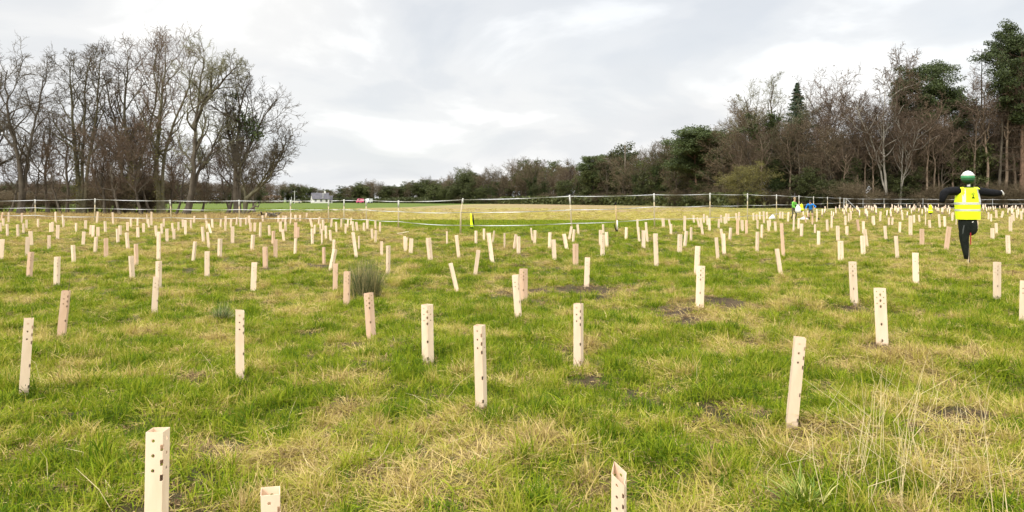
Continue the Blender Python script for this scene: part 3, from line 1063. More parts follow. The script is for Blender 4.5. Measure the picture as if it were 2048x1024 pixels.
def woods():
    K = {}
    K['brown'] = [kind_bare(400 + i, 14, M_TWIGD, M_BARK, spread=.36, dead=.5, k=(14, 9, 7, 4), low=.12) for i in range(3)]
    K['russet'] = [kind_bare(410 + i, 14, M_TWIGR, M_BARK, spread=.32, dead=.12, k=(13, 9, 7, 4)) for i in range(3)]
    K['grey'] = [kind_bare(420 + i, 14, M_TWIG, M_BARK, spread=.40, k=(13, 8, 7, 4), low=.3) for i in range(2)]
    K['birch'] = [kind_bare(430, 14, M_TWIGR, M_BIRCH, spread=.26, low=.35, stems=[([(0, 0, 0), (-.4, 0, 6), (-.2, 0, 13.5)], .16, .03), ([(.3, 0, 0), (-.9, .2, 6), (-2.6, 0, 12)], .12, .03)])]
    K['larch'] = [kind_larch(440, 18, 3.0), kind_larch(441, 18, 2.6)]
    K['ivy'] = [kind_bare(450, 14, M_TWIGD, M_BARK, spread=.3, ivy=2.4, low=.25), kind_bare(451, 14, M_TWIGD, M_BARK, spread=.3, ivy=2.8, low=.25)]
    K['ever'] = [kind_evergreen(460 + i, 9, 3.2) for i in range(3)]
    K['pine'] = [kind_pine(470, 14, .5, 2.7), kind_pine(471, 14, .42, 2.8)]
    K['olive'] = [kind_evergreen(480, 8, 3.0, M_OLIVE, n=30, leaf=.08)]
    K['conifer'] = [kind_spruce(490, 14, 3.0, .08, M_HOLLY)]
    K['pole'] = [kind_bare(520 + i, 14, M_TWIGR, M_POLE, spread=.2, low=.5, k=(11, 7, 6, 4), stems=[([(0, 0, 0), (.15 * (i - 1), 0, 7), (.3 * (1 - i), .2, 13.2)], .19, .04)]) for i in range(3)]
    HK = {'pole': 14.0, 'brown': 14.4, 'russet': 14.4, 'grey': 14.4, 'birch': 13.8, 'larch': 18, 'ivy': 14.4, 'ever': 9.6, 'pine': 14.2, 'olive': 8.6, 'conifer': 14}
    names = {'pole': 'bare_tree', 'brown': 'bare_tree', 'russet': 'bare_tree', 'grey': 'bare_tree', 'birch': 'birch_tree', 'larch': 'larch_tree', 'ivy': 'ivy_clad_tree', 'ever': 'evergreen_tree', 'pine': 'pine_tree',
             'olive': 'bushy_tree', 'conifer': 'conifer_tree'}
    lab = {'pole': 'tall straight trunked bare tree among others in the front of the wood', 'brown': 'brown leafless tree among many alike in the wood beyond the fence', 'russet': 'russet twigged bare tree among many alike in the wood beyond the fence',
           'grey': 'grey twigged bare tree among many alike along the far wood', 'ever': 'dark rounded evergreen among many alike in the wood beyond the fence',
           'ivy': 'bare tree wrapped in dark ivy among others alike in the wood', 'olive': 'olive green bushy tree at the edge of the wood',
           'pine': 'dark pine with open crown among others in the wood', 'larch': 'bare larch with level branches among others in the wood', 'birch': 'pale stemmed birch in the wood edge', 'conifer': 'dark pointed conifer in the wood'}
    grp = {k: {'pole': 'straight trunked trees of the wood front', 'brown': 'brown bare trees of the wood', 'russet': 'russet bare trees of the wood', 'grey': 'grey bare trees of the far wood', 'ever': 'evergreens of the wood', 'ivy': 'ivy clad trees of the wood',
               'pine': 'pines of the wood', 'larch': 'larches of the wood', 'birch': 'birches of the wood', 'olive': 'olive bushy trees of the wood', 'conifer': 'conifers of the wood'}[k] for k in HK}
    proto_used = {}

    def put(kind, px, top, d, label=None, width=1.0, idx=None, rz=None):
        i = random.randrange(len(K[kind])) if idx is None else idx
        x, y, z = at_d(px, d)
        H = EYE + (HZ - top) * d / F - z
        s = H / HK[kind]
        t = empty(names[kind], (x, y, z - .08), random.random() * 6.28 if rz is None else rz)
        w = s * width if kind not in ('ever', 'olive') else max(s * width, .55)
        t.scale = (w, w, s)
        for n, me in K[kind][i]:
            # the meshes are shared between trees of one kind
            obj(n, me, t)
        tag(t, label or lab[kind], 'tree', grp[kind])
        return t

    # singular trees, each told apart by the photo
    put('pine', 1188, 308, 178, 'dark pine with a domed top standing alone above the wood in the middle distance', 1.2, 0)
    put('pine', 1395, 259, 128, 'broad dark pine left of the tallest bare trees in the wood', 1.5, 1, 1.0)
    put('pine', 1418, 262, 131, 'second dark pine whose crown merges with the broad one at its left', 1.35, 0, 2.4)
    # forked ivy tree under the spruce
    H = 21.0; d = 108
    k = d / F
    fork = kind_bare(455, H, M_TWIGG, M_BARK, spread=.17, ivy=3.2, low=.42, k=(12, 8, 6, 4), stems=[
        ([(0, 0, 0), (-6 * k, 0, 5), (-40 * k, .2, 12), (-62 * k, 0, 18)], .42, .05),
        ([(0, 0, 0), (8 * k, .3, 6), (30 * k, 0, 11), (70 * k, .3, 16)], .34, .05),
        ([(0, 0, 3), (-8 * k, 0, 10), (-16 * k, 0, 16), (-10 * k, 0, 20.5)], .3, .05)])
    x, y, z = at_d(1556, d)
    t = empty('ivy_clad_tree', (x, y, z - .1))
    for n, me in fork: obj(n, me, t)
    tag(t, 'big forked tree with ivy clad trunk and pale twigs, left of the spruce', 'tree')
    x, y, z = at_d(1595, 112)
    H = EYE + (HZ - 164) * 112 / F - z
    t = empty('spruce_tree', (x, y, z - .1))
    for n, me in kind_spruce(500, H, 3.1, .3): obj(n, me, t)
    tag(t, 'tall pointed spruce rising above the brown wood', 'tree')
    put('russet', 1640, 184, 110, 'round headed bare tree right beside the tall spruce', .9, 0)
    put('russet', 1710, 232, 100, 'low reddish bare tree in the gap right of the round headed tree', .9, 1)
    put('russet', 1786, 138, 98, 'tall reddish bare tree just left of the large dark pine', .8, 2)
    put('birch', 1775, 178, 94, 'pale stemmed birch leaning left in front of the wood', 1.1, 0, 0.0)
    put('birch', 1800, 235, 93, 'second pale birch close to the leaning one', .9, 0, 2.2)
    for (px, top, d_, cf, rad, ln, lb, sd) in [(1845, 134, 100, .66, 3.3, -.6, 'large pine with a flat dark crown high above the wood, left of the scarecrow', 510),
                                            (1885, 165, 101, .45, 3.0, .6, 'dark pine just behind the scarecrow, right of the large flat pine', 511),
                                            (2042, 44, 92, .52, 3.5, .2, 'tallest pine, cut by the right edge of the photo', 512),
                                            (2075, 80, 95, .5, 3.8, .0, 'pine mostly outside the right edge of the photo', 513)]:
        x, y, z = at_d(px, d_)
        H = EYE + (HZ - top) * d_ / F - z
        t = empty('pine_tree', (x, y, z - .1))
        for n, me in kind_pine(sd, H, cf, rad, ln): obj(n, me, t)
        tag(t, lb, 'tree', 'pines of the wood')
    put('larch', 1958, 98, 95, 'tall thin bare larch with level branches right of the scarecrow', .9, 0)
    put('larch', 1996, 96, 93, 'second tall larch, next to the tallest pine', .9, 1)
    put('larch', 2020, 150, 98, 'shorter larch under the tallest pine', .9, 0)
    put('larch', 1930, 180, 99, 'shorter larch between the dark pine and the tall larch', 1.0, 1)
    put('olive', 1500, 335, 103, 'olive green bushy tree at the foot of the wood, left of the forked tree', 1.4, 0)
    put('olive', 1475, 345, 102, 'lower olive bush left of the olive green bushy tree', 1.3, 0)
    put('conifer', 1622, 330, 103, 'dark young conifer behind the people in the field', .8, 0)
    put('ever', 1895, 300, 97, 'dark evergreen directly behind the scarecrow', 1.0, 0)
    put('ever', 1930, 290, 99, 'dark evergreen behind the right arm of the scarecrow', 1.0, 1)

    for px, top, d_ in [(1822, 250, 94), (1852, 215, 93), (1866, 240, 92.5), (1880, 260, 95), (1910, 230, 94), (1945, 200, 93), (1972, 170, 93), (2008, 140, 93), (2030, 170, 94), (1745, 270, 95), (1690, 300, 96), (1660, 290, 100), (1524, 270, 104), (1578, 255, 104), (1640, 262, 103), (1480, 280, 108), (1715, 250, 97), (1730, 235, 97)]:
        put('pole', px, top, d_)
    # filling rows: silhouette row as a function of px
    SX = [860, 900, 940, 965, 985, 1015, 1030, 1075, 1130, 1160, 1190, 1215, 1250, 1290, 1335, 1360, 1400, 1450, 1480, 1535, 1590, 1640, 1665, 1690, 1725, 1790, 1845, 1890, 1915, 1950, 2048, 2200]
    SY = [374, 358, 337, 352, 335, 345, 328, 328, 326, 338, 330, 322, 302, 300, 284, 290, 300, 268, 225, 240, 260, 225, 262, 285, 262, 215, 260, 250, 240, 225, 200, 180]
    DX = [860, 1000, 1150, 1300, 1400, 1500, 1700, 2200]; DD = [262, 232, 185, 155, 130, 108, 97, 93]
    rows = [(0, 8, .0), (6, 24, .5), (12, 4, .2), (19, 10, .7), (27, 62, .35)]
    for dd, drop, ph in rows:
        px = 862 + ph * 30
        while px < 2170:
            d = float(np.interp(px, DX, DD)) + dd + random.uniform(-2, 2)
            top = float(np.interp(px, SX, SY)) + drop + random.uniform(-6, 16)
            q = random.random()
            if px < 1010: kd = 'grey' if q < .35 else ('brown' if q < .6 else ('ivy' if q < .8 else 'ever'))
            elif px < 1170: kd = 'russet' if q < .2 else ('brown' if q < .5 else ('ivy' if q < .8 else 'ever'))
            elif px < 1330: kd = 'ever' if q < .42 else ('ivy' if q < .68 else 'brown')
            elif px < 1480: kd = 'ever' if q < .35 else ('ivy' if q < .5 else ('brown' if q < .85 else 'conifer'))
            elif px < 1760: kd = 'brown' if q < .68 else ('russet' if q < .86 else 'ivy')
            else: kd = 'brown' if q < .34 else ('ivy' if q < .58 else ('ever' if q < .80 else 'russet'))
            if dd == 27 and px > 1300 : kd = 'ever' if q < .75 else 'ivy'
            if kd in ('ever',): top = max(top, 292 if px > 1500 else top)
            put(kd, px, top, d, width={'brown': 1.1, 'ever': 1.0}.get(kd, 1.0))
            px += (4.6 if px > 1180 else 3.6) * F / d * random.uniform(.75, 1.15)
    # lower storey at the foot of the wood
    G2 = 'low brown thickets at the foot of the wood'
    px = 870
    i = 0
    while px < 2160:
        d = float(np.interp(px, DX, DD)) - 3 + random.uniform(-1.5, 1.5)
        s = random.uniform(.8, 1.3)
        q = random.random()
        if q < .62:
            a = THICK[i % 3]
            place_tree('thicket', [('stems', a[0]), ('twigs', a[1]), ('dead_leaves', a[2])], px, d, 'low brown leafless thicket at the foot of the wood', 'bush', G2, rz=i * 1.7, s=s, zs=s * (.55 if px > 1300 else .5))
            px += 4.5 * s * F / d * random.uniform(.7, 1)
        else:
            top = 390 - random.uniform(25, 60) * (100 / d)
            put('ever', px, top, d, 'low dark evergreen bush at the foot of the wood')
            px += 4.0 * F / d * random.uniform(.7, 1)
        i += 1
    # far tree line from the left edge to the middle
    SX2 = [-60, 60, 200, 330, 430, 560, 600, 640, 660, 700, 735, 770, 800, 830, 850, 870, 900]
    SY2 = [372, 368, 366, 364, 368, 370, 372, 380, 384, 378, 366, 376, 374, 372, 364, 366, 368]
    for row in range(2):
        px = -70 + row * 9
        while px < 905:
            d = (330 if px > 520 else 250) + row * 14 + random.uniform(-6, 6)
            top = float(np.interp(px, SX2, SY2)) + random.uniform(-3, 6)
            q = random.random()
            kd = ['ever', 'brown', 'russet', 'ivy', 'grey'][int(np.searchsorted([.26, .62, .78, .9], q))]
            put(kd, px, top, d, {'ever': 'small dark evergreen in the distant tree line across the fields',
                                 'brown': 'small brown bare tree in the distant tree line across the fields',
                                 'russet': 'small reddish bare tree in the distant tree line across the fields',
                                 'ivy': 'small ivy clad tree in the distant tree line across the fields',
                                 'grey': 'small grey bare tree in the distant tree line across the fields'}[kd], width=1.5)
            px += random.uniform(9, 15)
    # clipped hedges: leaf strips
    def hedge(pts, h, w, name, label, n=9000):
        r = np.random.default_rng(5)
        pts = np.array([at_d(px, d) for px, d in pts])
        seg = np.linalg.norm(np.diff(pts, axis=0), axis=1); s = np.concatenate([[0], np.cumsum(seg)]) / seg.sum()
        t = r.random(n)
        C = np.stack([np.interp(t, s, pts[:, k]) for k in range(3)], -1)
        C[:, 2] += r.random(n) ** .8 * h * (.8 + .35 * vnoise(t * 60, t * 0))
        C[:, :2] += r.normal(0, w / 2.5, (n, 2))
        o = obj(name, leaf_mesh(name, C, .42, M_DEADL if 'brown' in label else M_HOLLY, r))
        tag(o, label, 'hedge')
    hedge([(-80, 236), (300, 238), (560, 300)], 3.2, 2.5, 'hedge', 'long low brown hedge behind the copse, beyond the green pasture')
    hedge([(590, 318), (760, 316), (880, 262), (1010, 226)], 2.3, 2.5, 'hedge', 'low dark hedge between the far fields and the tree line in the middle', 12000)
    hedge([(1000, 224), (1150, 180), (1300, 150), (1410, 124), (1500, 101)], 2.2, 1.6, 'hedge', 'dark hedge along the near side of the wood behind the ropes', 14000)


woods()

# ------------------------------------------------------------------ tree guards
def card_mat(name, c0, c1):
    m, t, b = mat(name, c0, .75, .2)
    L = t.links.new
    tc = N(t, 'ShaderNodeTexCoord')
    mp = N(t, 'ShaderNodeMapping', inp={'Scale': (1, 1, .25)})
    L(tc.outputs['Object'], mp.inputs[0])
    n = N(t, 'ShaderNodeTexNoise', inp={'Scale': 14, 'Detail': 5, 'Roughness': .6})
    L(mp.outputs[0], n.inputs[0])
    r = ramp(t, [(.3, c0), (.72, c1)])
    L(n.outputs['Fac'], r.inputs[0])
    # mud splashed up the foot of the sleeve
    sp = N(t, 'ShaderNodeSeparateXYZ'); L(tc.outputs['Object'], sp.inputs[0])
    n2 = N(t, 'ShaderNodeTexNoise', inp={'Scale': 30, 'Detail': 4}); L(tc.outputs['Object'], n2.inputs[0])
    a = N(t, 'ShaderNodeMath', operation='MULTIPLY_ADD', inp={1: -9.0, 2: .75}); L(sp.outputs[2], a.inputs[0])
    bb = N(t, 'ShaderNodeMath', operation='ADD'); L(a.outputs[0], bb.inputs[0]); L(n2.outputs['Fac'], bb.inputs[1])
    mr = N(t, 'ShaderNodeMapRange', inp={1: .70, 2: 1.15, 3: 0, 4: .8}); L(bb.outputs[0], mr.inputs[0])
    mx = N(t, 'ShaderNodeMix', data_type='RGBA'); L(mr.outputs[0], mx.inputs[0]); L(r.outputs[0], mx.inputs[6]); mx.inputs[7].default_value = (.16, .11, .07, 1)
    oi = N(t, 'ShaderNodeObjectInfo')
    m2 = N(t, 'ShaderNodeMapRange', inp={3: .88, 4: 1.06}); L(oi.outputs['Random'], m2.inputs[0])
    hs = N(t, 'ShaderNodeHueSaturation'); L(mx.outputs[2], hs.inputs['Color']); L(m2.outputs[0], hs.inputs['Value'])
    L(hs.outputs[0], b.inputs['Base Color'])
    return m


M_CARD = card_mat('cardboard_cream', (.72, .545, .38), (.83, .66, .485))
M_CARDP = card_mat('cardboard_pinkish', (.60, .40, .265), (.70, .49, .34))
M_WOOD = noisy('stake_wood', (.38, .25, .12), (.55, .40, .22), 20, .8, .2, .2, stretch=(1, 1, .1))
M_TWIGS = noisy('sapling_bark', (.10, .07, .045), (.17, .12, .08), 20, .8, .2)
GH = .62


def guard_mesh(half, material, top_cut=0.0, bow=0.0):
    """square cardboard sleeve squashed to a rhombus of half angle `half`; fold with the square
    cut-outs faces -Y (the viewer when yaw is zero)"""
    a = .075
    ph = R_(half)
    # corners of the rhombus: front, right, back, left
    cor = [(0, -a * math.cos(ph)), (a * math.sin(ph), 0), (0, a * math.cos(ph)), (-a * math.sin(ph), 0)]

    def pos(u, v):
        i = int(u // a) % 4; f = (u - a * (u // a)) / a
        p, q = cor[i], cor[(i + 1) % 4]
        x, y = p[0] + (q[0] - p[0]) * f, p[1] + (q[1] - p[1]) * f
        z = GH - v
        if top_cut: z -= max(0, 1 - v / .2) * top_cut * (y / (a * math.cos(ph)) * -.5 + .5)
        y += bow * math.sin(math.pi * v / GH)
        return (x, y, z)
    sq_h = [.066, .128, .190, .375, .545]; sw, sh = .0105, .013
    ch = [.036, .098, .160]; cr = .0078; cc = .011; off = .042
    us = {0.0, a, 2 * a, 3 * a, 4 * a}
    for c in (0, 2 * a, 4 * a):
        us |= {c - sw, c + sw, c - off - cc, c - off + cc, c + off - cc, c + off + cc}
    us = sorted(q for q in us if -1e-9 <= q <= 4 * a + 1e-9)
    vs = {0.0, GH + .06, .28, .46, .016}
    for v in sq_h: vs |= {v - sh, v + sh}
    for v in ch: vs |= {v - cc, v + cc}
    vs = sorted(vs)
    V, Fc = [], []
    idx = {}

    def vid(u, v):
        k = (round((u % (4 * a)) * 1e5) % round(4 * a * 1e5), round(v * 1e5))
        if k not in idx:
            idx[k] = len(V); V.append(pos(u % (4 * a), v))
        return idx[k]

    def is_sq(u, v):
        return any(abs(((u - c + 2 * a) % (4 * a)) - 2 * a) < sw for c in (0, 2 * a)) and any(abs(v - q) < sh for q in sq_h)

    def circ(u, v):
        for c in (0, 2 * a):
            for s in (-1, 1):
                cu = (c + s * off) % (4 * a)
                if abs(u - cu) < cc:
                    for q in ch:
                        if abs(v - q) < cc: return cu, q
        return None
    done = set()
    for i in range(len(us) - 1):
        for j in range(len(vs) - 1):
            um, vm = (us[i] + us[i + 1]) / 2, (vs[j] + vs[j + 1]) / 2
            if is_sq(um, vm): continue
            c = circ(um, vm)
            if c:
                key = (round(c[0], 5), c[1])
                if key in done: continue
                done.add(key)
                cu, cv = c
                K = [(cu - cc, cv - cc), (cu + cc, cv - cc), (cu + cc, cv + cc), (cu - cc, cv + cc)]
                Kv = [vid(*q) for q in K]
                oc = []
                for e in range(8):
                    g = math.pi * (-5 / 8 - .125 * 0) + e * math.pi / 4 - math.pi / 8 + math.pi / 8
                    oc.append(len(V)); V.append(pos(cu + cr * math.cos(g), cv + cr * math.sin(g)))
                # octagon points: 0 at -112.5deg, 1 at -67.5 (side 0), 2,3 side 1, 4,5 side 2, 6,7 side 3
                for s_ in range(4):
                    A, B = Kv[s_], Kv[(s_ + 1) % 4]
                    o0, o1, o2 = oc[2 * s_], oc[2 * s_ + 1], oc[(2 * s_ + 2) % 8]
                    Fc.append((A, B, o1, o0)); Fc.append((B, o2, o1))
                continue
            Fc.append((vid(us[i], vs[j]), vid(us[i + 1], vs[j]), vid(us[i + 1], vs[j + 1]), vid(us[i], vs[j + 1])))
    me = bpy.data.meshes.new('tree_guard')
    me.from_pydata(V, [], Fc)
    me.materials.append(material)
    tmp = bpy.data.objects.new('tmp', me); COL.objects.link(tmp)
    so = tmp.modifiers.new('s', 'SOLIDIFY'); so.thickness = .0018; so.offset = 0
    dg = bpy.context.evaluated_depsgraph_get(); dg.update()
    out = bpy.data.meshes.new_from_object(tmp.evaluated_get(dg))
    out.name = 'tree_guard'
    bpy.data.objects.remove(tmp); bpy.data.meshes.remove(me)
    return out


GM = {}
for half in (26, 45, 54):
    for mi, m_ in enumerate((M_CARD, M_CARDP)):
        GM[(half, mi)] = guard_mesh(half, m_, 0, .004 if half != 45 else 0)
GM['cut'] = guard_mesh(40, M_CARD, .05)

mb = MB(); mb.box((0, 0, .22), (.022, .022, .62)); STAKE = mb.mesh('stake', M_WOOD)
mb = MB(); mb.tube([(0.01, 0, 0), (.012, .005, .4), (.02, .0, .66), (.015, .005, .78)], [.006, .005, .003, .0015], 5)
mb.tube([(.014, 0, .5), (.03, .01, .70)], [.003, .001], 4); SAPL = mb.mesh('sapling', M_TWIGS)

# x of top, y of top, x of foot, y of foot, width px, face (0 corner / 1 flat side / angle), tone, label, extra
NEAR = [
    (308, 856, 311, 1143, 46, 22, 0, 'largest cardboard tree guard, lower left corner, cut by the bottom edge'),
    (545, 950, 547, 1230, 37, 40, 0, 'cardboard tree guard cut by the bottom edge, its slanted open mouth facing the viewer'),
    (1239, 935, 1237, 1205, 24, 70, 0, 'narrow cardboard tree guard at the bottom edge with a pointed open mouth'),
    (56, 658, 47, 808, 15, 45, 0, 'slim cream tree guard at the left edge with three dots, leaning right'),
    (131, 585, 122, 680, 17, 30, 1, 'pinkish tree guard at left, leaning right, a thin twig sticking out of its top'),
    (482, 624, 480, 760, 18, 30, 0, 'slim upright tree guard right below the small round grass tussock'),
    (312, 556, 308, 632, 12, 40, 0, 'thin cream tree guard standing just in front of another in the left green patch'),
    (318, 521, 317, 578, 12, 10, 0, 'tree guard with a column of dark marks half hidden by a thin one'),
    (695, 541, 693, 612, 14, 30, 1, 'narrow pinkish tree guard directly in front of the tall rush clump'),
    (737, 580, 743, 673, 20, 6, 1, 'broad pinkish tree guard leaning left, just below the tall rush clump'),
    (855, 608, 856, 726, 25, 0, 0, 'widest flattened tree guard left of the middle with cut outs down its centre'),
    (959, 652, 963, 818, 25, 20, 0, 'tall tapering cream tree guard in the middle foreground, notches on its left edge'),
    (1047, 536, 1047, 604, 18, 0, 1, 'wide pinkish tree guard overlapping a narrow one beside the wet muddy strip'),
    (1031, 557, 1037, 643, 15, 35, 0, 'narrow cream tree guard leaning left in front of a wide pinkish one'),
    (1157, 604, 1157, 732, 21, 24, 0, 'upright square tree guard right of the middle with three dots near its top'),
    (1175, 518, 1173, 576, 14, 45, 0, 'cream tree guard at the right end of the wet muddy strip'),
    (1396, 497, 1393, 557, 12, 40, 0, 'plain cream tree guard touching a dotted one above the bare brown patch'),
    (1403, 540, 1399, 627, 17, 0, 0, 'dotted tree guard standing in the bare brown patch right of the middle'),
    (1597, 679, 1582, 860, 22, 55, 0, 'tall cream tree guard leaning right with a muddy foot, three dots near its torn top'),
    (1706, 534, 1709, 620, 15, 0, 0, 'tree guard with dark cut outs down its centre left of a wider one, right foreground'),
    (1762, 588, 1765, 703, 23, 5, 0, 'wide two sided tree guard with many dark cut outs in the right foreground'),
    (1832, 506, 1832, 570, 16, 45, 0, 'plain wide cream tree guard between the scarecrow and the wide dotted guard'),
    (1994, 529, 1994, 605, 14, 12, 0, 'dotted tree guard in front of the scarecrow, to its right'),
    (2046, 560, 2046, 650, 14, 40, 0, 'cream tree guard cut by the right edge of the photo'),
    (115, 514, 113, 573, 12, 20, 0, 'upright cream tree guard at left, nearest of the left hand rows in the green grass'),
    (62, 503, 58, 554, 11, 0, 1, 'pinkish tree guard leaning right near the left edge'),
    (415, 502, 414, 553, 10, 40, 0, 'thin upright tree guard in the green grass, up and left of the plain one'),
    (508, 519, 506, 580, 12, 45, 0, 'plain cream tree guard up and right of the small round grass tussock'),
]
MID = [(4,484,2,524,8),(57,473,54,513,8),(62,461,63,490,7),(99,468,98,498,6),(105,445,105,466,5),(101,450,101,466,5),(115,452,115,480,6),(15,448,15,472,5),(36,447,36,474,5),
 (47,448,47,466,4),(53,442,53,458,4),(7,439,7,454,4),(1,453,1,464,4),(76,441,76,456,4),(146,487,148,525,8),(127,442,127,457,4),(152,449,152,465,4),(167,463,166,491,6),(171,442,171,459,5),
 (186,450,186,474,6),(182,450,181,470,4),(196,452,196,474,6),(193,472,190,504,7),(210,443,211,466,5),(213,478,212,517,8),(234,455,236,485,6),(240,451,240,472,6),(255,446,255,464,5),(253,465,256,498,7),
 (262,440,262,456,4),(275,441,275,455,4),(275,453,276,476,6),(287,447,287,464,5),(297,440,298,456,4),(303,440,303,453,4),(271,489,273,533,8),(263,509,265,557,10),(311,451,313,474,5),(316,455,317,519,8),(323,447,324,469,5),
 (328,441,327,455,4),(334,454,334,482,6),(348,461,348,478,6),(345,446,346,466,4),(365,441,366,456,4),(357,447,357,464,4),(370,440,371,472,5),(382,442,382,458,4),(389,436,388,448,4),(390,484,386,525,7),(405,451,407,482,6),(411,432,412,444,4),(424,437,425,457,5),
 (413,447,414,460,4),(416,448,422,468,5),(415,460,418,495,5),(440,480,439,517,9),(442,440,441,455,4),(451,432,452,452,4),(451,453,451,464,4),(462,445,461,458,4),(465,452,465,486,8),(474,439,473,450,4),(481,441,481,455,4),
 (493,437,492,452,4),(498,432,499,448,5),(501,448,502,465,5),(510,446,509,465,5),(506,468,504,500,8),(521,444,520,476,5),(525,433,526,445,4),(532,432,531,438,3),(538,450,539,472,5),(547,462,546,489,7),(551,481,551,520,8),(530,493,531,535,11),
 (557,432,556,446,4),(567,431,564,446,5),(561,446,561,467,6),(572,431,570,446,5),(571,446,571,466,5),(565,456,568,481,5),(591,432,591,443,5),(591,444,591,478,8),(591,475,590,508,6),(596,452,596,476,7),(600,432,600,443,4),(613,432,612,439,3),
 (620,435,625,456,5),(624,454,625,487,6),(630,449,629,468,4),(639,437,637,450,4),(641,449,641,467,4),(646,439,647,462,5),(644,458,644,488,4),(652,450,652,478,5),(660,459,662,483,5),(647,491,648,526,6),(663,440,662,456,4),(672,441,673,463,4),
 (683,440,682,456,4),(691,451,691,468,4),(696,442,695,457,4),(702,441,701,450,3),(668,478,667,505,6),(670,498,661,541,10),(671,520,670,577,10),(705,441,707,464,5),(706,464,713,516,7),(718,474,718,503,4),(728,443,728,463,5),(735,443,735,458,5),(713,447,715,461,5),
 (744,457,745,480,5),(751,443,751,459,4),(752,459,751,486,5),(760,446,760,464,4),(763,481,763,509,6),(777,488,776,546,9),(809,472,810,500,6),(812,477,811,504,7),(823,478,821,508,8),(857,476,861,521,11),(894,465,894,492,4),(913,467,918,513,7),(952,470,952,490,6),
 (957,498,950,549,8),(901,520,915,580,9),(968,462,968,481,5),(977,465,985,527,9),(988,468,985,490,4),(1009,466,1009,497,4),(1032,470,1028,500,6),(1037,477,1037,511,8),(1062,457,1065,483,4),(1070,461,1069,490,6),(1100,466,1099,499,7),(1107,482,1109,525,9),
 (1128,470,1134,503,8),(1143,450,1138,478,5),(1148,456,1146,483,5),(1155,449,1157,470,5),(1151,492,1151,536,14),(1206,448,1207,470,4),(1201,458,1201,490,7),(1205,474,1205,518,9),(1213,462,1214,492,7),(1253,451,1252,477,6),(1275,439,1275,458,4),(1276,452,1279,483,5),
 (1287,463,1287,499,10),(1292,443,1295,484,5),(1311,470,1313,537,11),(1326,437,1327,456,7),(1338,440,1341,456,4),(1342,447,1342,470,5),(1369,433,1369,464,6),(1360,467,1359,506,10),(1373,461,1369,495,7),(1382,454,1382,482,5),(1387,432,1388,448,4),(1394,437,1399,457,4),
 (1401,436,1406,471,5),(1408,429,1408,448,4),(1414,433,1415,452,4),(1418,438,1419,464,7),(1438,438,1437,458,4),(1442,430,1443,447,4),(1449,433,1449,450,4),(1452,428,1453,449,4),(1457,428,1457,443,4),(1442,457,1445,480,5),(1447,470,1448,511,8),(1461,454,1459,481,6),(1432,480,1436,524,7),
 (1472,426,1473,440,4),(1476,438,1475,471,6),(1478,424,1478,442,4),(1484,439,1485,464,6),(1493,441,1493,470,8),(1507,426,1507,441,5),(1513,428,1513,441,4),(1519,424,1520,440,5),(1527,423,1528,448,4),(1534,424,1534,438,4),(1524,450,1523,478,5),(1515,440,1515,459,4),(1515,464,1514,506,7),(1536,441,1538,464,5),
 (1540,440,1540,454,4),(1550,444,1551,465,5),(1563,454,1567,521,7),(1553,497,1562,552,9),(1588,430,1587,465,4),(1598,438,1597,461,5),(1604,450,1603,476,7),(1565,424,1565,440,4),(1577,424,1576,444,5),(1560,423,1560,438,4),(1630,449,1630,468,4),(1638,459,1637,490,7),(1654,440,1655,464,5),(1676,452,1676,483,7),(1663,431,1663,457,4),
 (1691,430,1691,451,4),(1694,453,1694,472,6),(1682,483,1682,529,11),(1714,439,1718,463,6),(1727,442,1727,468,6),(1726,468,1727,510,9),(1729,459,1734,495,7),(1747,431,1748,451,5),(1745,432,1745,448,4),(1770,452,1772,480,6),(1761,423,1760,443,4),(1793,474,1795,519,7),(1800,444,1799,466,5),(1778,434,1778,450,4),(1785,434,1784,450,4),(1821,433,1821,473,7),(1843,457,1844,492,9),
 (1828,430,1828,447,4),(1838,431,1839,446,4),(1859,440,1860,456,5),(1878,428,1880,457,5),(1890,432,1890,455,5),(1898,452,1892,500,9),(1905,426,1905,440,4),(1954,444,1954,458,4),(1984,456,1985,479,7),(1993,446,1993,468,5),(2021,433,2021,464,7),(2017,468,2017,512,8),(1977,425,1977,440,4),(1992,420,1993,437,5),(2006,422,2003,436,5),(2033,420,2034,437,5),(2042,422,2043,440,4)]
PINK = {(530, 493), (591, 444), (596, 452), (547, 462), (551, 481), (271, 489), (1151, 492), (671, 520), (1898, 452), (1843, 457), (647, 491), (213, 478), (1476, 438), (1493, 441), (986, 0), (1714, 439), (1567, 454), (1563, 454)}

LAND = [('the tall rush clump', 732, 560), ('the small round grass tussock', 445, 630), ('the scarecrow in the yellow vest', 1938, 500), ('the bent fence post', 921, 470),
        ('the pale board on the ground', 806, 468), ('the leftmost fence post', 70, 442), ('the second fence post from left', 190, 447), ('the third fence post from left', 341, 447),
        ('the fourth fence post from left', 479, 447), ('the fifth fence post from left', 581, 442), ('the pole with a black foot', 1233, 463), ('the person in the blue jacket', 1620, 440),
        ('the person in the green jacket', 1587, 440), ('the heaped white sack', 1544, 438), ('the small vest on a stake', 1861, 430), ('the wet muddy strip', 1110, 582), ('the bare brown patch', 1380, 640),
        ('the fence post nearest the camera', 1144, 462), ('the leaning dark stake figure', 943, 458)]
LAND = [l for l in LAND if 'leaning dark' not in l[0] and 'nearest the camera' not in l[0]] + [('the fence post right of the middle', 1144, 462), ('the low yellow vest behind the ropes', 943, 456)]
ORD = ['nearest', 'second nearest', 'third nearest', 'fourth nearest', 'fifth nearest', 'sixth nearest', 'seventh nearest', 'eighth nearest', 'ninth nearest', 'tenth nearest', 'eleventh nearest', 'twelfth nearest',
       'thirteenth nearest', 'fourteenth nearest', 'fifteenth nearest', 'sixteenth nearest', 'seventeenth nearest', 'eighteenth nearest', 'nineteenth nearest', 'twentieth nearest']


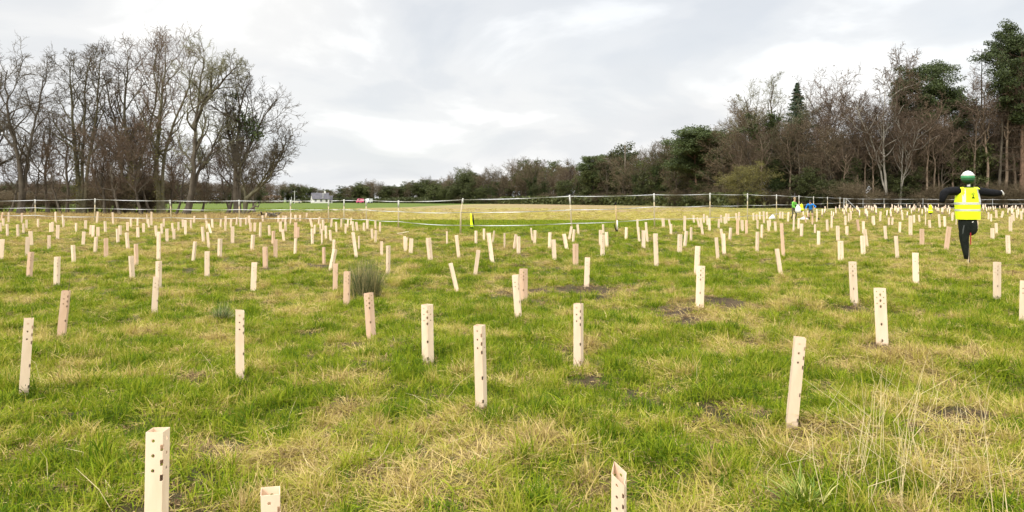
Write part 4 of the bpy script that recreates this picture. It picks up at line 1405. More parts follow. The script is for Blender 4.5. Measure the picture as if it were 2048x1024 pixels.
def lay_guard(xt, yt, xb, yb, w, face, tone, first={}):
    x, y, z = at(xb, yb)
    k = y / F
    h = (yb - yt) * k
    sz = min(max(h / GH, .72), 1.45)
    W = min(max(w * k * .93, .05), .14)
    if face == 'auto':
        face = random.choice([0, 12, -15, 30, 42, -35])
    if isinstance(face, (int, float)) and face >= 60: key, full, yaw = (26, tone), .068, 8
    elif W > .108 and abs(face) < 25: key, full, yaw = (54, tone), .121, face * .6
    elif W < .075 and abs(face) < 36: key, full, yaw = (26, tone), .070, face
    else: key, full, yaw = (45, tone), .106 * max(math.cos(R_(face)), .74), face
    s = min(max(W / full, .8), 1.35)
    me = GM[key]
    o = bpy.data.objects.new('tree_guard', me)
    COL.objects.link(o)
    lean = math.atan2((xt - xb), (yb - yt))
    yaw = yaw - math.degrees(math.atan((xb - 1024) / F))
    M = Matrix.Rotation(lean, 4, 'Y') @ Matrix.Rotation(R_(random.uniform(-3, 3)), 4, 'X') @ Matrix.Rotation(R_(yaw), 4, 'Z')
    o.rotation_euler = M.to_euler()
    o.location = (x, y, z - .015)
    o.scale = (s, s, (h + .015) / GH if .72 < h / GH < 1.45 else sz)
    return o


def guards():
    GG = 'cardboard tree guards planted across the meadow'
    for i, (xt, yt, xb, yb, w, face, tone, lab) in enumerate(NEAR):
        o = lay_guard(xt, yt, xb, yb, w, face, tone)
        if i == 2: o.data = GM['cut']; o.scale = (.62, 1.1, o.scale[2]); o.rotation_euler[2] = R_(8)
        if i == 1: o.scale = (.82, .95, o.scale[2])
        tag(o, lab, 'tree guard', GG)
        obj('stake', STAKE, o, (.0, .012, 0))
        if i in (4, 3, 8, 14, 21): obj('sapling', SAPL, o, (.0, -.015, .02 if i == 4 else -.06))
    cells = {}
    for q in MID:
        xc, yc = q[2], q[3]
        bi = min(range(len(LAND)), key=lambda j: math.hypot(xc - LAND[j][1], (yc - LAND[j][2]) * 1.5))
        dx, dy = xc - LAND[bi][1], (yc - LAND[bi][2]) * 2.5
        if abs(dx) > 1.6 * abs(dy): sd = 'right' if dx > 0 else 'left'
        elif abs(dy) > 1.6 * abs(dx): sd = 'in front' if dy > 0 else 'behind'
        else: sd = ('in front' if dy > 0 else 'behind') + (' right' if dx > 0 else ' left')
        cells.setdefault((bi, sd), []).append((math.hypot(dx, dy), q))
    pos = []
    for (bi, sd), lst in cells.items():
        lst.sort(key=lambda t: t[0])
        for rank, (_, q) in enumerate(lst):
            tone = 1 if (q[0], q[1]) in PINK else 0
            o = lay_guard(*q, 'auto', tone)
            col = 'pinkish' if tone else 'cream'
            sdw = {'left': 'left of', 'right': 'right of', 'behind': 'behind', 'in front': 'in front of', 'behind left': 'behind left of', 'behind right': 'behind right of',
                   'in front left': 'front left of', 'in front right': 'front right of'}[sd]
            ln = q[0] - q[2]
            l3 = 'leaning left ' if ln < -3 else ('leaning right ' if ln > 3 else '')
            lab = '%s small %s tree guard %s%s %s' % (ORD[rank], col, l3, sdw, LAND[bi][0])
            for cut in ('small ', 'tree ', l3 or '#'):
                if len(lab.split()) > 16: lab = lab.replace(cut, '', 1)
            tag(o, lab, 'tree guard', GG)
            pos.append((o.location.x, o.location.y))
    for q in NEAR: pos.append(at(q[2], q[3])[:2])
    pos = np.array(pos)
    # farthest rows, too many to tell apart
    r = np.random.default_rng(77)
    cand = []
    for y in np.arange(33, 90, 2.1):
        x = y * .18
        while x < y * .80:
            cand.append((x + r.normal(0, .35), y + r.normal(0, .45))); x += 2.1
    for y in np.arange(30, 44, 1.9):
        x = -y * .80
        while x < -y * .24:
            cand.append((x + r.normal(0, .3), y + r.normal(0, .4)))
            x += 2.3 if x < -y * .5 else 1.7
    cand = np.array(cand)
    keep = []
    for (x, y) in cand:
        u = x / y
        if y > fence_line_d(u) - 1.5: continue
        if u < .25 and u > 0 and y < 60 and y > 40: continue
        if np.min(np.hypot(pos[:, 0] - x, pos[:, 1] - y)) < (1.5 if u > 0 else 1.7): continue
        if u > 0 and y < 38: continue
        if u > 0 and r.random() < .12: continue
        keep.append((x, y))
    keep.sort(key=lambda p: p[1])
    n_ind = 300 - len(NEAR) - len(MID)
    print('guards listed', len(NEAR) + len(MID), 'far', len(keep), 'individual far', n_ind)
    V, Q = [], []
    for i, (x, y) in enumerate(keep):
        z = tz(x, y)
        s = r.uniform(.85, 1.15)
        if i < n_ind:
            o = bpy.data.objects.new('tree_guard', GM[(45 if r.random() < .6 else 26, 1 if r.random() < .25 else 0)]); COL.objects.link(o)
            o.location = (x, y, z - .02); o.scale = (.85, .85, s)
            o.rotation_euler = (r.normal(0, .05), r.normal(0, .06), r.uniform(-.8, .8))
            u = x / y
            tag(o, 'tiny cream tree guard in the crowded far rows %s' % ('on the right' if u > 0 else 'below the left hand ropes'), 'tree guard',
                'tiny tree guards in the far right rows' if u > 0 else 'tiny tree guards in the far left rows')
        else:
            me = GM[(45, 0)]
            v = np.zeros(len(me.vertices) * 3, np.float32)
            if 'vv' not in globals():
                # the sleeve without cut-outs: they cannot be seen this far away
                a = .053
                ring = np.array([(0, -a), (a, 0), (0, a), (-a, 0)]); ri = ring * .96
                VV = [(p[0], p[1], z_) for rr_, in ((ring,), (ri,)) for z_ in (0, GH) for p in rr_]
                FF = [(k, (k + 1) % 4, 4 + (k + 1) % 4, 4 + k) for k in range(4)] + [(8 + (k + 1) % 4, 8 + k, 12 + k, 12 + (k + 1) % 4) for k in range(4)] + [(4 + k, 4 + (k + 1) % 4, 12 + (k + 1) % 4, 12 + k) for k in range(4)]
                globals()['vv'] = np.array(VV); globals()['ff'] = np.array(FF)
            M = Matrix.Rotation(r.normal(0, .06), 3, 'Y') @ Matrix.Rotation(r.uniform(-.8, .8), 3, 'Z')
            P = (vv * np.array([.85, .85, s])) @ np.array(M).T + np.array([x, y, z - .02])
            Q.append(ff + len(V) * 16); V.append(P)
    if V:
        o = obj('far_tree_guards', mesh_np('far_tree_guards', np.concatenate(V), np.concatenate(Q), [M_CARD]))
        tag(o, 'mass of tiny far tree guards crowded before the right hand ropes', 'tree guards', kind='stuff')


guards()

# ------------------------------------------------------------------ rope fence
M_POST = noisy('fence_post_pale_wood', (.50, .40, .24), (.66, .56, .38), 12, .7, .2, stretch=(1, 1, .15))
M_POSTW = noisy('fence_post_white_top', (.48, .47, .42), (.60, .59, .54), 8, .6, .3)
M_ROPE = noisy('fence_tape_white', (.42, .42, .40), (.60, .60, .58), 6, .5, .3)
M_POSTG = noisy('fence_post_weathered', (.34, .34, .33), (.5, .5, .48), 8, .7, .2)


def rope_fence(posts, name, label, rope_rows, grey=False, r0=.035):
    root = empty(name, (0, 0, 0))
    tops = []
    for i, (xt, yt, xb, d) in enumerate(posts):
        x, y, z = at_d(xb, d)
        xt_w = (xt - 1024) * d / F; zt = EYE + (HZ - yt) * d / F
        if i == 0: root.location = (x, y, z)
        H = zt - z
        mb = MB()
        if xt == 926:      # bent post
            pts = [(x, y, z - .1), (x + .01, y, z + H * .55), (x + .06, y, z + H * .78), (xt_w, y, zt)]
        else:
            pts = [(x, y, z - .1), (x + (xt_w - x) * .55, y, z + H * .6), (xt_w, y, zt)]
        pts = [Vector(p) - root.location for p in pts]
        mb.tube(pts, [r0, r0 * .95, r0 * .9, r0 * .8][:len(pts)], 6)
        o = mb.build('post', M_POSTG if grey else M_POST, root, True)
        mb = MB()      # white plastic cap and insulators
        p0, p1 = pts[-2], pts[-1]
        mb.tube([p0.lerp(p1, .35), p1 + (p1 - p0) * .01], [r0 * 1.12, r0 * .95], 6)
        c = mb.build('post_sleeve', M_POSTG if grey else M_POSTW, o, True)
        tops.append((pts, H))
    # tapes at three heights; rows are given as fractions of the post height
    for j, frac in enumerate(rope_rows):
        mb = MB()
        for i in range(len(tops) - 1):
            (pa, Ha), (pb, Hb) = tops[i], tops[i + 1]

            def along(p, f):
                n = len(p) - 1
                zt = p[0].z + .1 + (p[-1].z - p[0].z - .1) * f
                for q in range(n):
                    if p[q + 1].z >= zt or q == n - 1:
                        t = (zt - p[q].z) / max(p[q + 1].z - p[q].z, 1e-6)
                        return p[q].lerp(p[q + 1], t)
            A, B = along(pa, frac), along(pb, frac)
            off = Vector((0, -(r0 * 1.0 + .006), 0))
            n = 8
            L_ = (B - A).length
            w = .016
            ring = []
            for k in range(n + 1):
                t = k / n
                sag = -(.006 + .002 * j) * min(L_, 5.0) * 4 * t * (1 - t)
                p = A.lerp(B, t) + off + Vector((0, 0, sag))
                tw = .7 * math.sin(t * 9 + i * 1.7)
                up = Vector((0, math.sin(tw), math.cos(tw))) * w
                nn = Vector((0, .003, 0))
                ring.append([p - up - nn, p - up + nn, p + up + nn, p + up - nn])
            mb.loft(ring)
        mb.build('tape', M_ROPE, root)
    return root


f1 = rope_fence(POSTS, 'rope_fence', '', [.965, .60, .235])
tag(f1, 'long white rope fence with pale posts crossing the meadow behind the tree guards', 'fence')
f2 = rope_fence(POSTS_R, 'rope_fence', '', [.95, .52, .12], grey=True)
tag(f2, 'darker rope fence running along the wood edge behind the scarecrow', 'fence')
# stay rope at the corner and the tapes that link the corner to the first grey post
mb = MB()
x, y, z = at_d(1692, 88); x2, y2, z2 = at_d(1712, 87.5)
mb.tube([(x, y - .06, z + 1.35), (x2, y2, z2 + .05)], .035, 6)
tag(mb.build('stay_rope', M_POSTG), 'slanting grey stay rope at the corner of the rope fence', 'rope')
mb = MB()
x3, y3, z3 = at_d(1688, 87)
mb.tube([(x3, y3, z3 - .1), (x3, y3, z3 + 1.45)], .06, 6)
tag(mb.build('corner_post', M_POSTG), 'second grey post doubling the corner post of the rope fence', 'post')

# ------------------------------------------------------------------ scarecrow
M_HIVIS = noisy('hi_vis_yellow', (.72, .92, .01), (.82, .98, .02), 5, .5, .3)
M_REFL = noisy('reflective_grey', (.50, .50, .46), (.60, .60, .56), 9, .35, .5)
M_BLACK = noisy('black_cloth', (.006, .006, .007), (.014, .014, .015), 9, .9, .1, .4)
M_BLACKG = noisy('black_trousers', (.006, .008, .006), (.015, .019, .014), 9, .8, .15, .4)
M_WHITE = noisy('white_plastic', (.62, .60, .55), (.76, .74, .70), 8, .5, .4)
M_GREENB = noisy('green_band', (.05, .22, .09), (.08, .30, .13), 6, .5, .3)
M_DKGREEN = noisy('dark_green_band', (.012, .05, .02), (.02, .07, .03), 6, .6, .3)
M_RED = noisy('red_tape', (.35, .02, .03), (.45, .03, .04), 6, .6, .3)
M_GREYC = noisy('grey_stripe', (.06, .07, .065), (.10, .11, .105), 6, .7, .3)
M_DKWOOD = noisy('dark_stake', (.05, .04, .03), (.12, .09, .06), 16, .8, .2, stretch=(1, 1, .1))


def ell(cx, cy, z, rx, ry, n=20, p=2.6):
    out = []
    for k in range(n):
        a = 2 * math.pi * k / n
        c, s = math.cos(a), math.sin(a)
        out.append(Vector((cx + rx * math.copysign(abs(c) ** (2 / p), c), cy + ry * math.copysign(abs(s) ** (2 / p), s), z)))
    return out


def scarecrow():
    X, Y, Z = at(1940, 533)
    k = Y / F
    root = empty('scarecrow', (X, Y, Z))
    tag(root, 'tall scarecrow in a bright yellow reflective vest and black clothes, arms spread wide', 'scarecrow')

    def P(px, py, y=0.0): return Vector(((px - 1940) * k, y, (533 - py) * k))
    mb = MB(); mb.tube([P(1941, 537, .03), P(1938, 470, .05), P(1938, 372, .05)], [.018, .018, .022], 7); mb.build('stake', M_DKWOOD, root)
    mb = MB(); mb.tube([P(1935, 534, -.02), P(1936, 515, 0), P(1937, 500, .02)], [.020, .022, .02], 7); mb.build('leg_stake', M_POST, root)
    mb = MB(); mb.tube([P(1938, 492, -.06), P(1937, 468, -.075)], [.012, .014], 6); mb.build('red_tape', M_RED, root)
    mb = MB(); mb.tube([P(1938.5, 384, .02), P(1938.5, 366, .02)], [.034, .034], 10); mb.build('neck', M_WHITE, root, True)
    mb = MB(); mb.tube([P(1890, 386, .05), P(1995, 387, .05)], [.018, .018], 7); mb.build('crossbar', M_DKWOOD, root)
    # head: rounded shell, white crown, green band, dark green chin
    prof = [(344.5, .10), (346, .42), (349, .74), (353, .94), (357, 1.0), (361, 1.0), (364, .93), (367, .74), (370, .42), (371.5, .2)]
    R = 11.6 * k
    def head_rings(lo, hi): return [ell(-.002 + (1937 - 1940) * k, .02, (533 - py) * k, R * f, R * f * 1.05, 24, 2.05) for py, f in prof[lo:hi]]
    h = MB(); h.loft(head_rings(0, 4)); ho = h.build('head', M_WHITE, root, True)
    h = MB(); h.loft(head_rings(3, 6)); h.build('band', M_GREENB, ho, True)
    h = MB(); h.loft(head_rings(5, 10)); h.build('chin', M_DKGREEN, ho, True)
    # thin brim between white crown and band
    h = MB(); h.loft([ell((1937 - 1940) * k, .02, (533 - q) * k, R * f, R * f * 1.06, 24, 2.05) for q, f in [(352.6, .93), (353, .98), (354, 1.0), (354.4, .96)]]); h.build('brim', M_WHITE, ho, True)
    # black jacket body under the vest
    cx = (1935 - 1940) * k
    j = MB(); j.loft([ell(cx, 0, (533 - py) * k, w * k, dd, 24) for py, w, dd in [(443, 16, .10), (436, 19, .12), (420, 20.5, .125), (405, 21, .125), (392, 20.5, .12), (383, 19, .10), (377.5, 11, .07), (376, 5, .05)]]); j.build('jacket', M_BLACK, root, True)
    # sleeves
    s = MB(); s.tube([P(1917, 385), P(1904, 385), P(1893, 386, -.02), P(1886, 390, -.04), P(1883, 398, -.05), P(1881, 408, -.05)], [.105, .10, .10, .095, .075, .055], 12)
    s.build('sleeve', M_BLACK, root, True)
    s = MB(); s.tube([P(1953, 385), P(1966, 386.5), P(1980, 388.5, -.01), P(1992, 389, -.01), P(2001, 389.5, -.01)], [.105, .098, .09, .082, .06], 12)
    s.build('sleeve', M_BLACK, root, True)
    # limp white glove
    g = MB()
    g.tube([P(2000, 389), P(2003.5, 388.5)], [.04, .048], 8)
    for dz, dx in ((2.0, 4.0), (.8, 5.6), (-.6, 5.6), (-2, 4.8)):
        g.tube([P(2003, 388.5 - dz * .8), P(2003 + dx * .6, 388.8 - dz), P(2003 + dx, 391.5 - dz)], [.014, .013, .009], 6)
    g.tube([P(2001.5, 386), P(2003, 384.3), P(2004.5, 384)], [.013, .012, .008], 6)
    g.build('glove', M_WHITE, root, True)
    # vest: closed shell just outside the jacket, bands as raised belts
    secs = [(441.5, 22.0, .150), (436, 22.3, .152), (426, 22.8, .154), (416, 23.3, .155), (408, 23.6, .154), (402, 22.6, .150), (395, 21.0, .142), (388, 19.6, .132), (382, 18.6, .115), (378.6, 17.2, .09)]

    def sec(py, grow_=0.0):
        w = np.interp(-py, [-s_[0] for s_ in secs], [s_[1] for s_ in secs]); dd = np.interp(-py, [-s_[0] for s_ in secs], [s_[2] for s_ in secs])
        skew = (py - 410) * .045
        return ell(cx + (skew - .5) * k * 1.0, -.004, (533 - py) * k, w * k + grow_, dd + grow_, 40, 2.8)
    v = MB(); v.loft([sec(s_[0]) for s_ in secs], cap=False)
    # V of the shoulders: two straps over the top
    for sg, x0 in ((-1, 1922.5), (1, 1950)):
        v.loft([[P(x0 - 5.5, 381, -.10), P(x0 + 4.5, 381, -.10), P(x0 + 4.5, 381, -.088), P(x0 - 5.5, 381, -.088)],
                [P(x0 - 5 - sg, 377.4, -.03), P(x0 + 4 - sg, 377, -.03), P(x0 + 4 - sg, 378, -.02), P(x0 - 5 - sg, 378.4, -.02)],
                [P(x0 - 5, 379, .09), P(x0 + 4, 379, .09), P(x0 + 4, 380, .085), P(x0 - 5, 380, .085)]])
    vo = v.build('vest', M_HIVIS, root, False)
    for a, b in ((407.6, 412.0), (421.2, 425.0)):
        t = MB(); t.loft([sec(b, .004), sec((a + b) / 2, .0045), sec(a, .004)], cap=False); t.build('reflective_band', M_REFL, vo)
    for x0, x1 in ((1921.5, 1920.0), (1950.5, 1952.5)):
        t = MB()
        rows = []
        for py in (407.4, 400, 393, 386, 380.5):
            f = (407.4 - py) / 27
            dd = np.interp(-py, [-s_[0] for s_ in secs], [s_[2] for s_ in secs])
            w = np.interp(-py, [-s_[0] for s_ in secs], [s_[1] for s_ in secs]) * k
            xc = x1 + (x0 - x1) * f
            def yy(px_):
                xn = min(abs(((px_ - 1940) * k - cx) / w), .97)
                return -.004 - dd * (1 - xn ** 2.8) ** (1 / 2.8)
            a_, b_ = xc - 3.0, xc + 3.0
            rows.append([P(a_, py, yy(a_) - .004), P(b_, py, yy(b_) - .004), P(b_, py, yy(b_) - .010), P(a_, py, yy(a_) - .010)])
        t.loft(rows); t.build('reflective_band', M_REFL, vo)
    # small emblem: dark tree on a ground line
    e = MB()
    e.box(P(1937.5, 395.5, -.158), (.012, .006, .075)); e.box(P(1937.5, 398.8, -.158), (.075, .006, .016))
    e.box(P(1937.5, 397.2, -.160), (.045, .006, .014))
    e.build('emblem', M_BLACK, vo)
    e = MB()
    for px_, py_, r_ in ((1937.5, 388.6, 2.3), (1935.4, 390.4, 1.7), (1939.8, 390.4, 1.7), (1937.5, 391.4, 2.0)):
        e.loft([[P(px_ + r_ * math.cos(a_), py_ + r_ * math.sin(a_) * .8, y_) for a_ in [6.283 * q / 10 for q in range(10)]] for y_ in (-.150 - r_ * .001, -.158 - r_ * .001)])
    e.build('emblem', mat('emblem_olive', (.42, .50, .02), .6)[0], vo)
    # trousers: hips, hanging left leg, right leg tied up in a bulge
    t = MB(); t.loft([ell((px_ - 1940) * k, yy_, (533 - py_) * k, w * k, dd, 20) for px_, yy_, py_, w, dd in
                     [(1932.5, 0, 521, 3.4, .035), (1931.8, 0, 512, 4.6, .05), (1930, 0, 498, 6.2, .065), (1928.5, 0, 485, 7.6, .075), (1928, 0, 474, 8.8, .085), (1929.5, 0, 466, 10.0, .09), (1931.5, 0, 456, 13.5, .11), (1934.5, 0, 446, 16.8, .115), (1934.8, 0, 440, 17.0, .11)]])
    to = t.build('trousers', M_BLACKG, root, True)
    t = MB(); t.loft([ell((px_ - 1940) * k, -.03, (533 - py_) * k, w * k, dd, 16, 2.2) for px_, py_, w, dd in
                     [(1940, 473.5, 2.5, .04), (1942, 470, 6.0, .08), (1943.2, 464, 8.2, .10), (1943.4, 456, 8.8, .105), (1943.0, 448, 8.4, .10), (1942.4, 441, 7.5, .09)]])
    t.build('tied_up_leg', M_BLACKG, root, True)
    t = MB(); t.loft([[P(x_ - w_, py, y_), P(x_ + w_, py, y_), P(x_ + w_, py, y_ - .01), P(x_ - w_, py, y_ - .01)] for x_, py, w_, y_ in [(1922, 470, .9, -.06), (1921.4, 462, 1.2, -.085), (1922.4, 453, .7, -.10)]]); t.build('side_stripe', M_GREYC, to)
    t = MB(); t.box(P(1938, 446.4, -.128), (.04, .006, .022), Matrix.Rotation(-.5, 3, 'Y')); t.build('maker_patch', M_WHITE, to)


scarecrow()


def small_scarecrow(px, py_base, d, top, bottom, w, label, side=False):
    X, Y, Z = at_d(px, d)
    k = d / F
    Z0 = EYE + (HZ - bottom) * k
    Hh = (bottom - top) * k
    root = empty('small_scarecrow', (X, Y, Z))
    tag(root, label, 'scarecrow')
    b = Z0 - Z
    mb = MB(); mb.tube([(0, .03, -.1), (0, .03, b + Hh + .1)], .016, 6); mb.build('stake', M_WOOD, root)
    rx = w * k / 2; ry = .07
    f = 1 if not side else .8
    v = MB()
    sh = [(.0, 1.0), (.12, 1.02), (.35, .9 * f), (.62, .72 * f), (.85, .6), (1.0, .34)]
    v.loft([ell(0 if not side else -.03 + .05 * (1 - t), 0, b + Hh * t, rx * q, ry * (1 if not side else 1.6) * q, 16) for t, q in sh])
    vo = v.build('vest', M_HIVIS, root, True)
    v = MB(); v.loft([ell(.01, .01, b - .07 * 1, rx * .7, ry * .7, 12), ell(0, .01, b + .02, rx * .9, ry * .9, 12)]); v.build('lower_clothes', M_BLACK, root, True)
    if side:
        v = MB(); v.loft([ell(rx * .72 - .00 + .06 * (1 - t), .02, b + Hh * t, rx * .34 * q, ry * 1.5 * q, 12) for t, q in [(.12, .5), (.3, 1), (.6, 1.05), (.85, .8), (.97, .4)]]); v.build('jacket', M_BLACK, root, True)
    else:
        v = MB(); v.loft([ell(0, -.01, b + Hh * t, rx * q, ry * 1.02, 16) for t, q in [(.30, .96), (.36, .95)]], cap=False); v.build('reflective_band', M_REFL, vo, True)
        v = MB(); v.box((0, -ry * .75, b + Hh * .80), (.02, .012, Hh * .3)); v.build('neck_opening', M_BLACK, vo)


small_scarecrow(943, 457, 30.5, 427, 454, 6.8, 'low yellow vest and dark jacket on a stake behind the ropes, seen sideways', True)
small_scarecrow(1861, 442, 46, 410, 426, 8.6, 'tiny yellow vest on a stake far left of the big scarecrow')
small_scarecrow(1603, 440, 50, 408, 421, 8.2, 'tiny yellow clad scarecrow between the two people in the field')

# pole with black ends: a scarecrow seen edge-on
X, Y, Z = at(1233, 465); k = Y / F
root = empty('dark_footed_pole', (X, Y, Z))
tag(root, 'thin pale pole with black top and black bundle at its foot, before the ropes', 'pole')
mb = MB(); mb.tube([(0, 0, -.05), (-.5 * k, 0, 30 * k), (-1.5 * k, 0, 57 * k)], [.03, .024, .022], 7); mb.build('pole', M_WOOD, root, True)
mb = MB(); mb.tube([(1.6 * k, -.03, 6 * k), (1.0 * k, -.03, 25 * k)], [.035, .028], 7); mb.build('splint', M_WHITE, root, True)
mb = MB(); mb.tube([(-1.5 * k, 0, 56 * k), (-1.6 * k, 0, 61 * k)], [.045, .03], 8); mb.build('top_cap', M_BLACK, root, True)
mb = MB(); mb.loft([ell(.3 * k, -.02, q * k, w * k, w * k, 12, 2.2) for q, w in ((-.5, 1.5), (1, 2.8), (3.5, 3.0), (5.5, 1.8), (6.3, .6))]); mb.build('foot_bundle', M_BLACK, root, True)
mb = MB(); mb.tube([(-1 * k, -.02, 5 * k), (-3.0 * k, 0, 11 * k), (-4.6 * k, 0, 18 * k)], [.03, .018, .006], 6); mb.build('rag', M_BLACK, root, True)

# ------------------------------------------------------------------ people
SKIN = mat('skin', (.48, .29, .20), .6, .35)[0]
HAIR = mat('hair_blond', (.36, .27, .15), .7)[0]
HAIRD = mat('cap_dark', (.02, .018, .02), .7)[0]
JG = noisy('jacket_green', (.13, .42, .05), (.18, .52, .07), 8, .7, .2, .3)
JB = noisy('jacket_blue', (.02, .20, .62), (.03, .27, .75), 8, .7, .2, .3)
TR_O = noisy('trousers_olive', (.06, .06, .035), (.11, .10, .06), 8, .8, .2, .3)
BOOT = mat('boots_dark', (.025, .022, .022), .7)[0]


def person(px, py, H, facing, pose, name_label, jacket, trousers, hair, shorts=False):
    X, Y, Z = at(px, py)
    s = H / 1.75
    J = pose
    names = list(J.keys())
    E = [('pelvis', 'spine'), ('spine', 'chest'), ('chest', 'neck'), ('neck', 'head0'), ('head0', 'head1')]
    for q in 'LR':
        E += [('chest', 'sh' + q), ('sh' + q, 'el' + q), ('el' + q, 'wr' + q), ('wr' + q, 'pa' + q), ('pelvis', 'hip' + q), ('hip' + q, 'kn' + q), ('kn' + q, 'an' + q), ('an' + q, 'to' + q)]
        for f in range(4): E.append(('pa' + q, 'f%d' % f + q))
        E.append(('wr' + q, 'th' + q))
    for q in 'LR':
        w, p = Vector(J['wr' + q][0]), Vector(J['el' + q][0])
        d = (w - p).normalized()
        pa = w + d * .07
        J['pa' + q] = (pa, .032)
        sd = d.cross(Vector((0, 1, 0))); sd = sd.normalized() if sd.length > .1 else Vector((1, 0, 0))
        for f in range(4): J['f%d' % f + q] = (pa + d * (.085 - .01 * abs(f - 1.3)) + sd * (f - 1.5) * .02 + Vector((0, -.02, 0)), .008)
        J['th' + q] = (w + d * .06 + sd * .055, .010)
    names = list(J.keys())
    me = bpy.data.meshes.new('person')
    me.from_pydata([tuple(Vector(J[n][0]) * s) for n in names], [(names.index(a), names.index(b)) for a, b in E], [])
    tmp = bpy.data.objects.new('tmp', me); COL.objects.link(tmp)
    md = tmp.modifiers.new('skin', 'SKIN'); md.use_smooth_shade = True
    sv = me.skin_vertices[0].data
    for n, v in zip(names, sv):
        r = J[n][1]
        v.radius = (r * s, r * s) if not isinstance(r, tuple) else (r[0] * s, r[1] * s)
    sv[names.index('pelvis')].use_root = True
    sub = tmp.modifiers.new('sub', 'SUBSURF'); sub.levels = 2; sub.render_levels = 2
    dg = bpy.context.evaluated_depsgraph_get(); dg.update()
    out = bpy.data.meshes.new_from_object(tmp.evaluated_get(dg)); out.name = 'person'
    bpy.data.objects.remove(tmp)
    out.materials.clear()
    for m_ in (SKIN, jacket, trousers, BOOT): out.materials.append(m_)
    segs = [(a, b) for a, b in E]
    jn = {n: Vector(J[n][0]) * s for n in names}
    def region(c):
        best, bd = None, 9
        for a, b in segs:
            A, B = jn[a], jn[b]; ab = B - A
            t = max(0, min(1, (c - A).dot(ab) / max(ab.dot(ab), 1e-9)))
            dd = (c - (A + ab * t)).length
            if dd < bd: bd, best = dd, (a, b, t)
        a, b, t = best
        if a.startswith('an') or b.startswith('an') and t > .55: return 3
        if a[:3] == 'hip' or a[:2] == 'kn' or b[:3] == 'hip':
            if shorts and (a[:2] == 'kn' or (a[:3] == 'hip' and t > .75)): return 0
            return 2
        if a in ('neck', 'head0') or (a == 'chest' and b == 'neck' and t > .7) or a[:2] in ('wr', 'pa'): return 0
        if a == 'pelvis' and t < .2: return 2
        return 1
    for p in out.polygons:
        p.material_index = region(p.center); p.use_smooth = True
    o = obj('person', out)
    o.location = (X, Y, Z - .01); o.rotation_euler = (0, 0, facing)
    tag(o, name_label, 'person')
    # hair, eyes
    h = Vector(J['head1'][0]) * s; h0 = Vector(J['head0'][0]) * s
    mb = MB()
    up = (h - h0).normalized()
    cen = h0.lerp(h, .62) + Vector((0, .012, .012))
    mb.loft([[cen + Vector((math.cos(a) * r_, math.sin(a) * r_ * 1.1 + .01, z_)) * s for a in [6.283 * i / 14 for i in range(14)]] for z_, r_ in [(-.03, .085), (.03, .098), (.08, .085), (.115, .05), (.125, .01)]])
    mb.build('hair' if hair is HAIR else 'cap', hair, o, True)
    mb = MB()
    for sx in (-.03, .03):
        mb.box(h0.lerp(h, .5) + Vector((sx, -.088, .01)) * s, (.02 * s, .012 * s, .01 * s))
    mb.box(h0.lerp(h, .2) + Vector((0, -.085, -.0)) * s, (.04 * s, .01 * s, .008 * s))
    mb.tube([h0.lerp(h, .5) + Vector((0, -.085, 0)) * s, h0.lerp(h, .33) + Vector((0, -.112, 0)) * s], [.008 * s, .013 * s], 5)
    mb.build('face', mat('eyes_dark', (.16, .08, .06), .5)[0], o)
    return o


poseA = dict(pelvis=((0, .02, .93), (.13, .11)), spine=((0, .0, 1.12), (.125, .10)), chest=((0, -.05, 1.36), (.15, .11)), neck=((0, -.08, 1.50), .055), head0=((0, -.11, 1.58), (.075, .085)), head1=((0, -.13, 1.72), (.075, .085)),
             shL=((-.20, -.05, 1.40), .065), elL=((-.26, -.08, 1.12), .045), wrL=((-.20, -.30, .98), .03),
             shR=((.20, -.05, 1.40), .065), elR=((.28, -.12, 1.14), .045), wrR=((.24, -.34, 1.04), .03),
             hipL=((-.10, .02, .88), .085), knL=((-.12, -.02, .48), .06), anL=((-.13, .10, .09), .042), toL=((-.13, -.08, .04), .035),
             hipR=((.10, .02, .88), .085), knR=((.14, -.16, .50), .06), anR=((.13, -.10, .09), .042), toR=((.14, -.28, .04), .035))
person(1587, 440, 1.55, R_(35), dict(poseA), 'person in a bright green jacket and dark trousers carrying a big white sack', JG, TR_O, HAIR)
X, Y, Z = at(1587, 440)
mb = MB()
r = np.random.default_rng(12)
rings = []
for zz, w in ((.50, .08), (.54, .16), (.64, .20), (.78, .19), (.92, .14), (1.02, .08), (1.07, .10)):
    rings.append([Vector((.14 + math.cos(a) * w * (1 + r.normal(0, .06)), -.42 + math.sin(a) * w * .7 * (1 + r.normal(0, .06)), zz + r.normal(0, .008))) for a in [6.283 * q / 16 for q in range(16)]])
mb.loft(rings)
o = mb.build('white_sack', M_WHITE, None, True); o.location = (X + .0, Y, Z)
tag(o, 'big white sack carried by the person in the green jacket', 'sack')
poseB = dict(pelvis=((0, .10, .86), (.13, .11)), spine=((0, .02, 1.04), (.125, .10)), chest=((0, -.12, 1.26), (.15, .12)), neck=((0, -.20, 1.38), .055), head0=((0, -.26, 1.44), (.075, .085)), head1=((0, -.31, 1.57), (.075, .085)),
             shL=((-.20, -.12, 1.29), .065), elL=((-.33, -.14, 1.02), .045), wrL=((-.30, -.34, .90), .03),
             shR=((.20, -.12, 1.29), .065), elR=((.40, -.04, 1.12), .045), wrR=((.34, -.26, 1.02), .03),
             hipL=((-.10, .10, .82), .085), knL=((-.12, -.10, .48), .06), anL=((-.10, .12, .09), .045), toL=((-.11, -.06, .04), .038),
             hipR=((.10, .10, .82), .085), knR=((.14, -.08, .46), .06), anR=((.16, .22, .12), .045), toR=((.17, .06, .04), .038))
person(1621, 440, 1.50, R_(-30), dict(poseB), 'person in a bright blue jacket and dark cap bending forward, legs bare above dark boots', JB, TR_O, HAIRD, True)

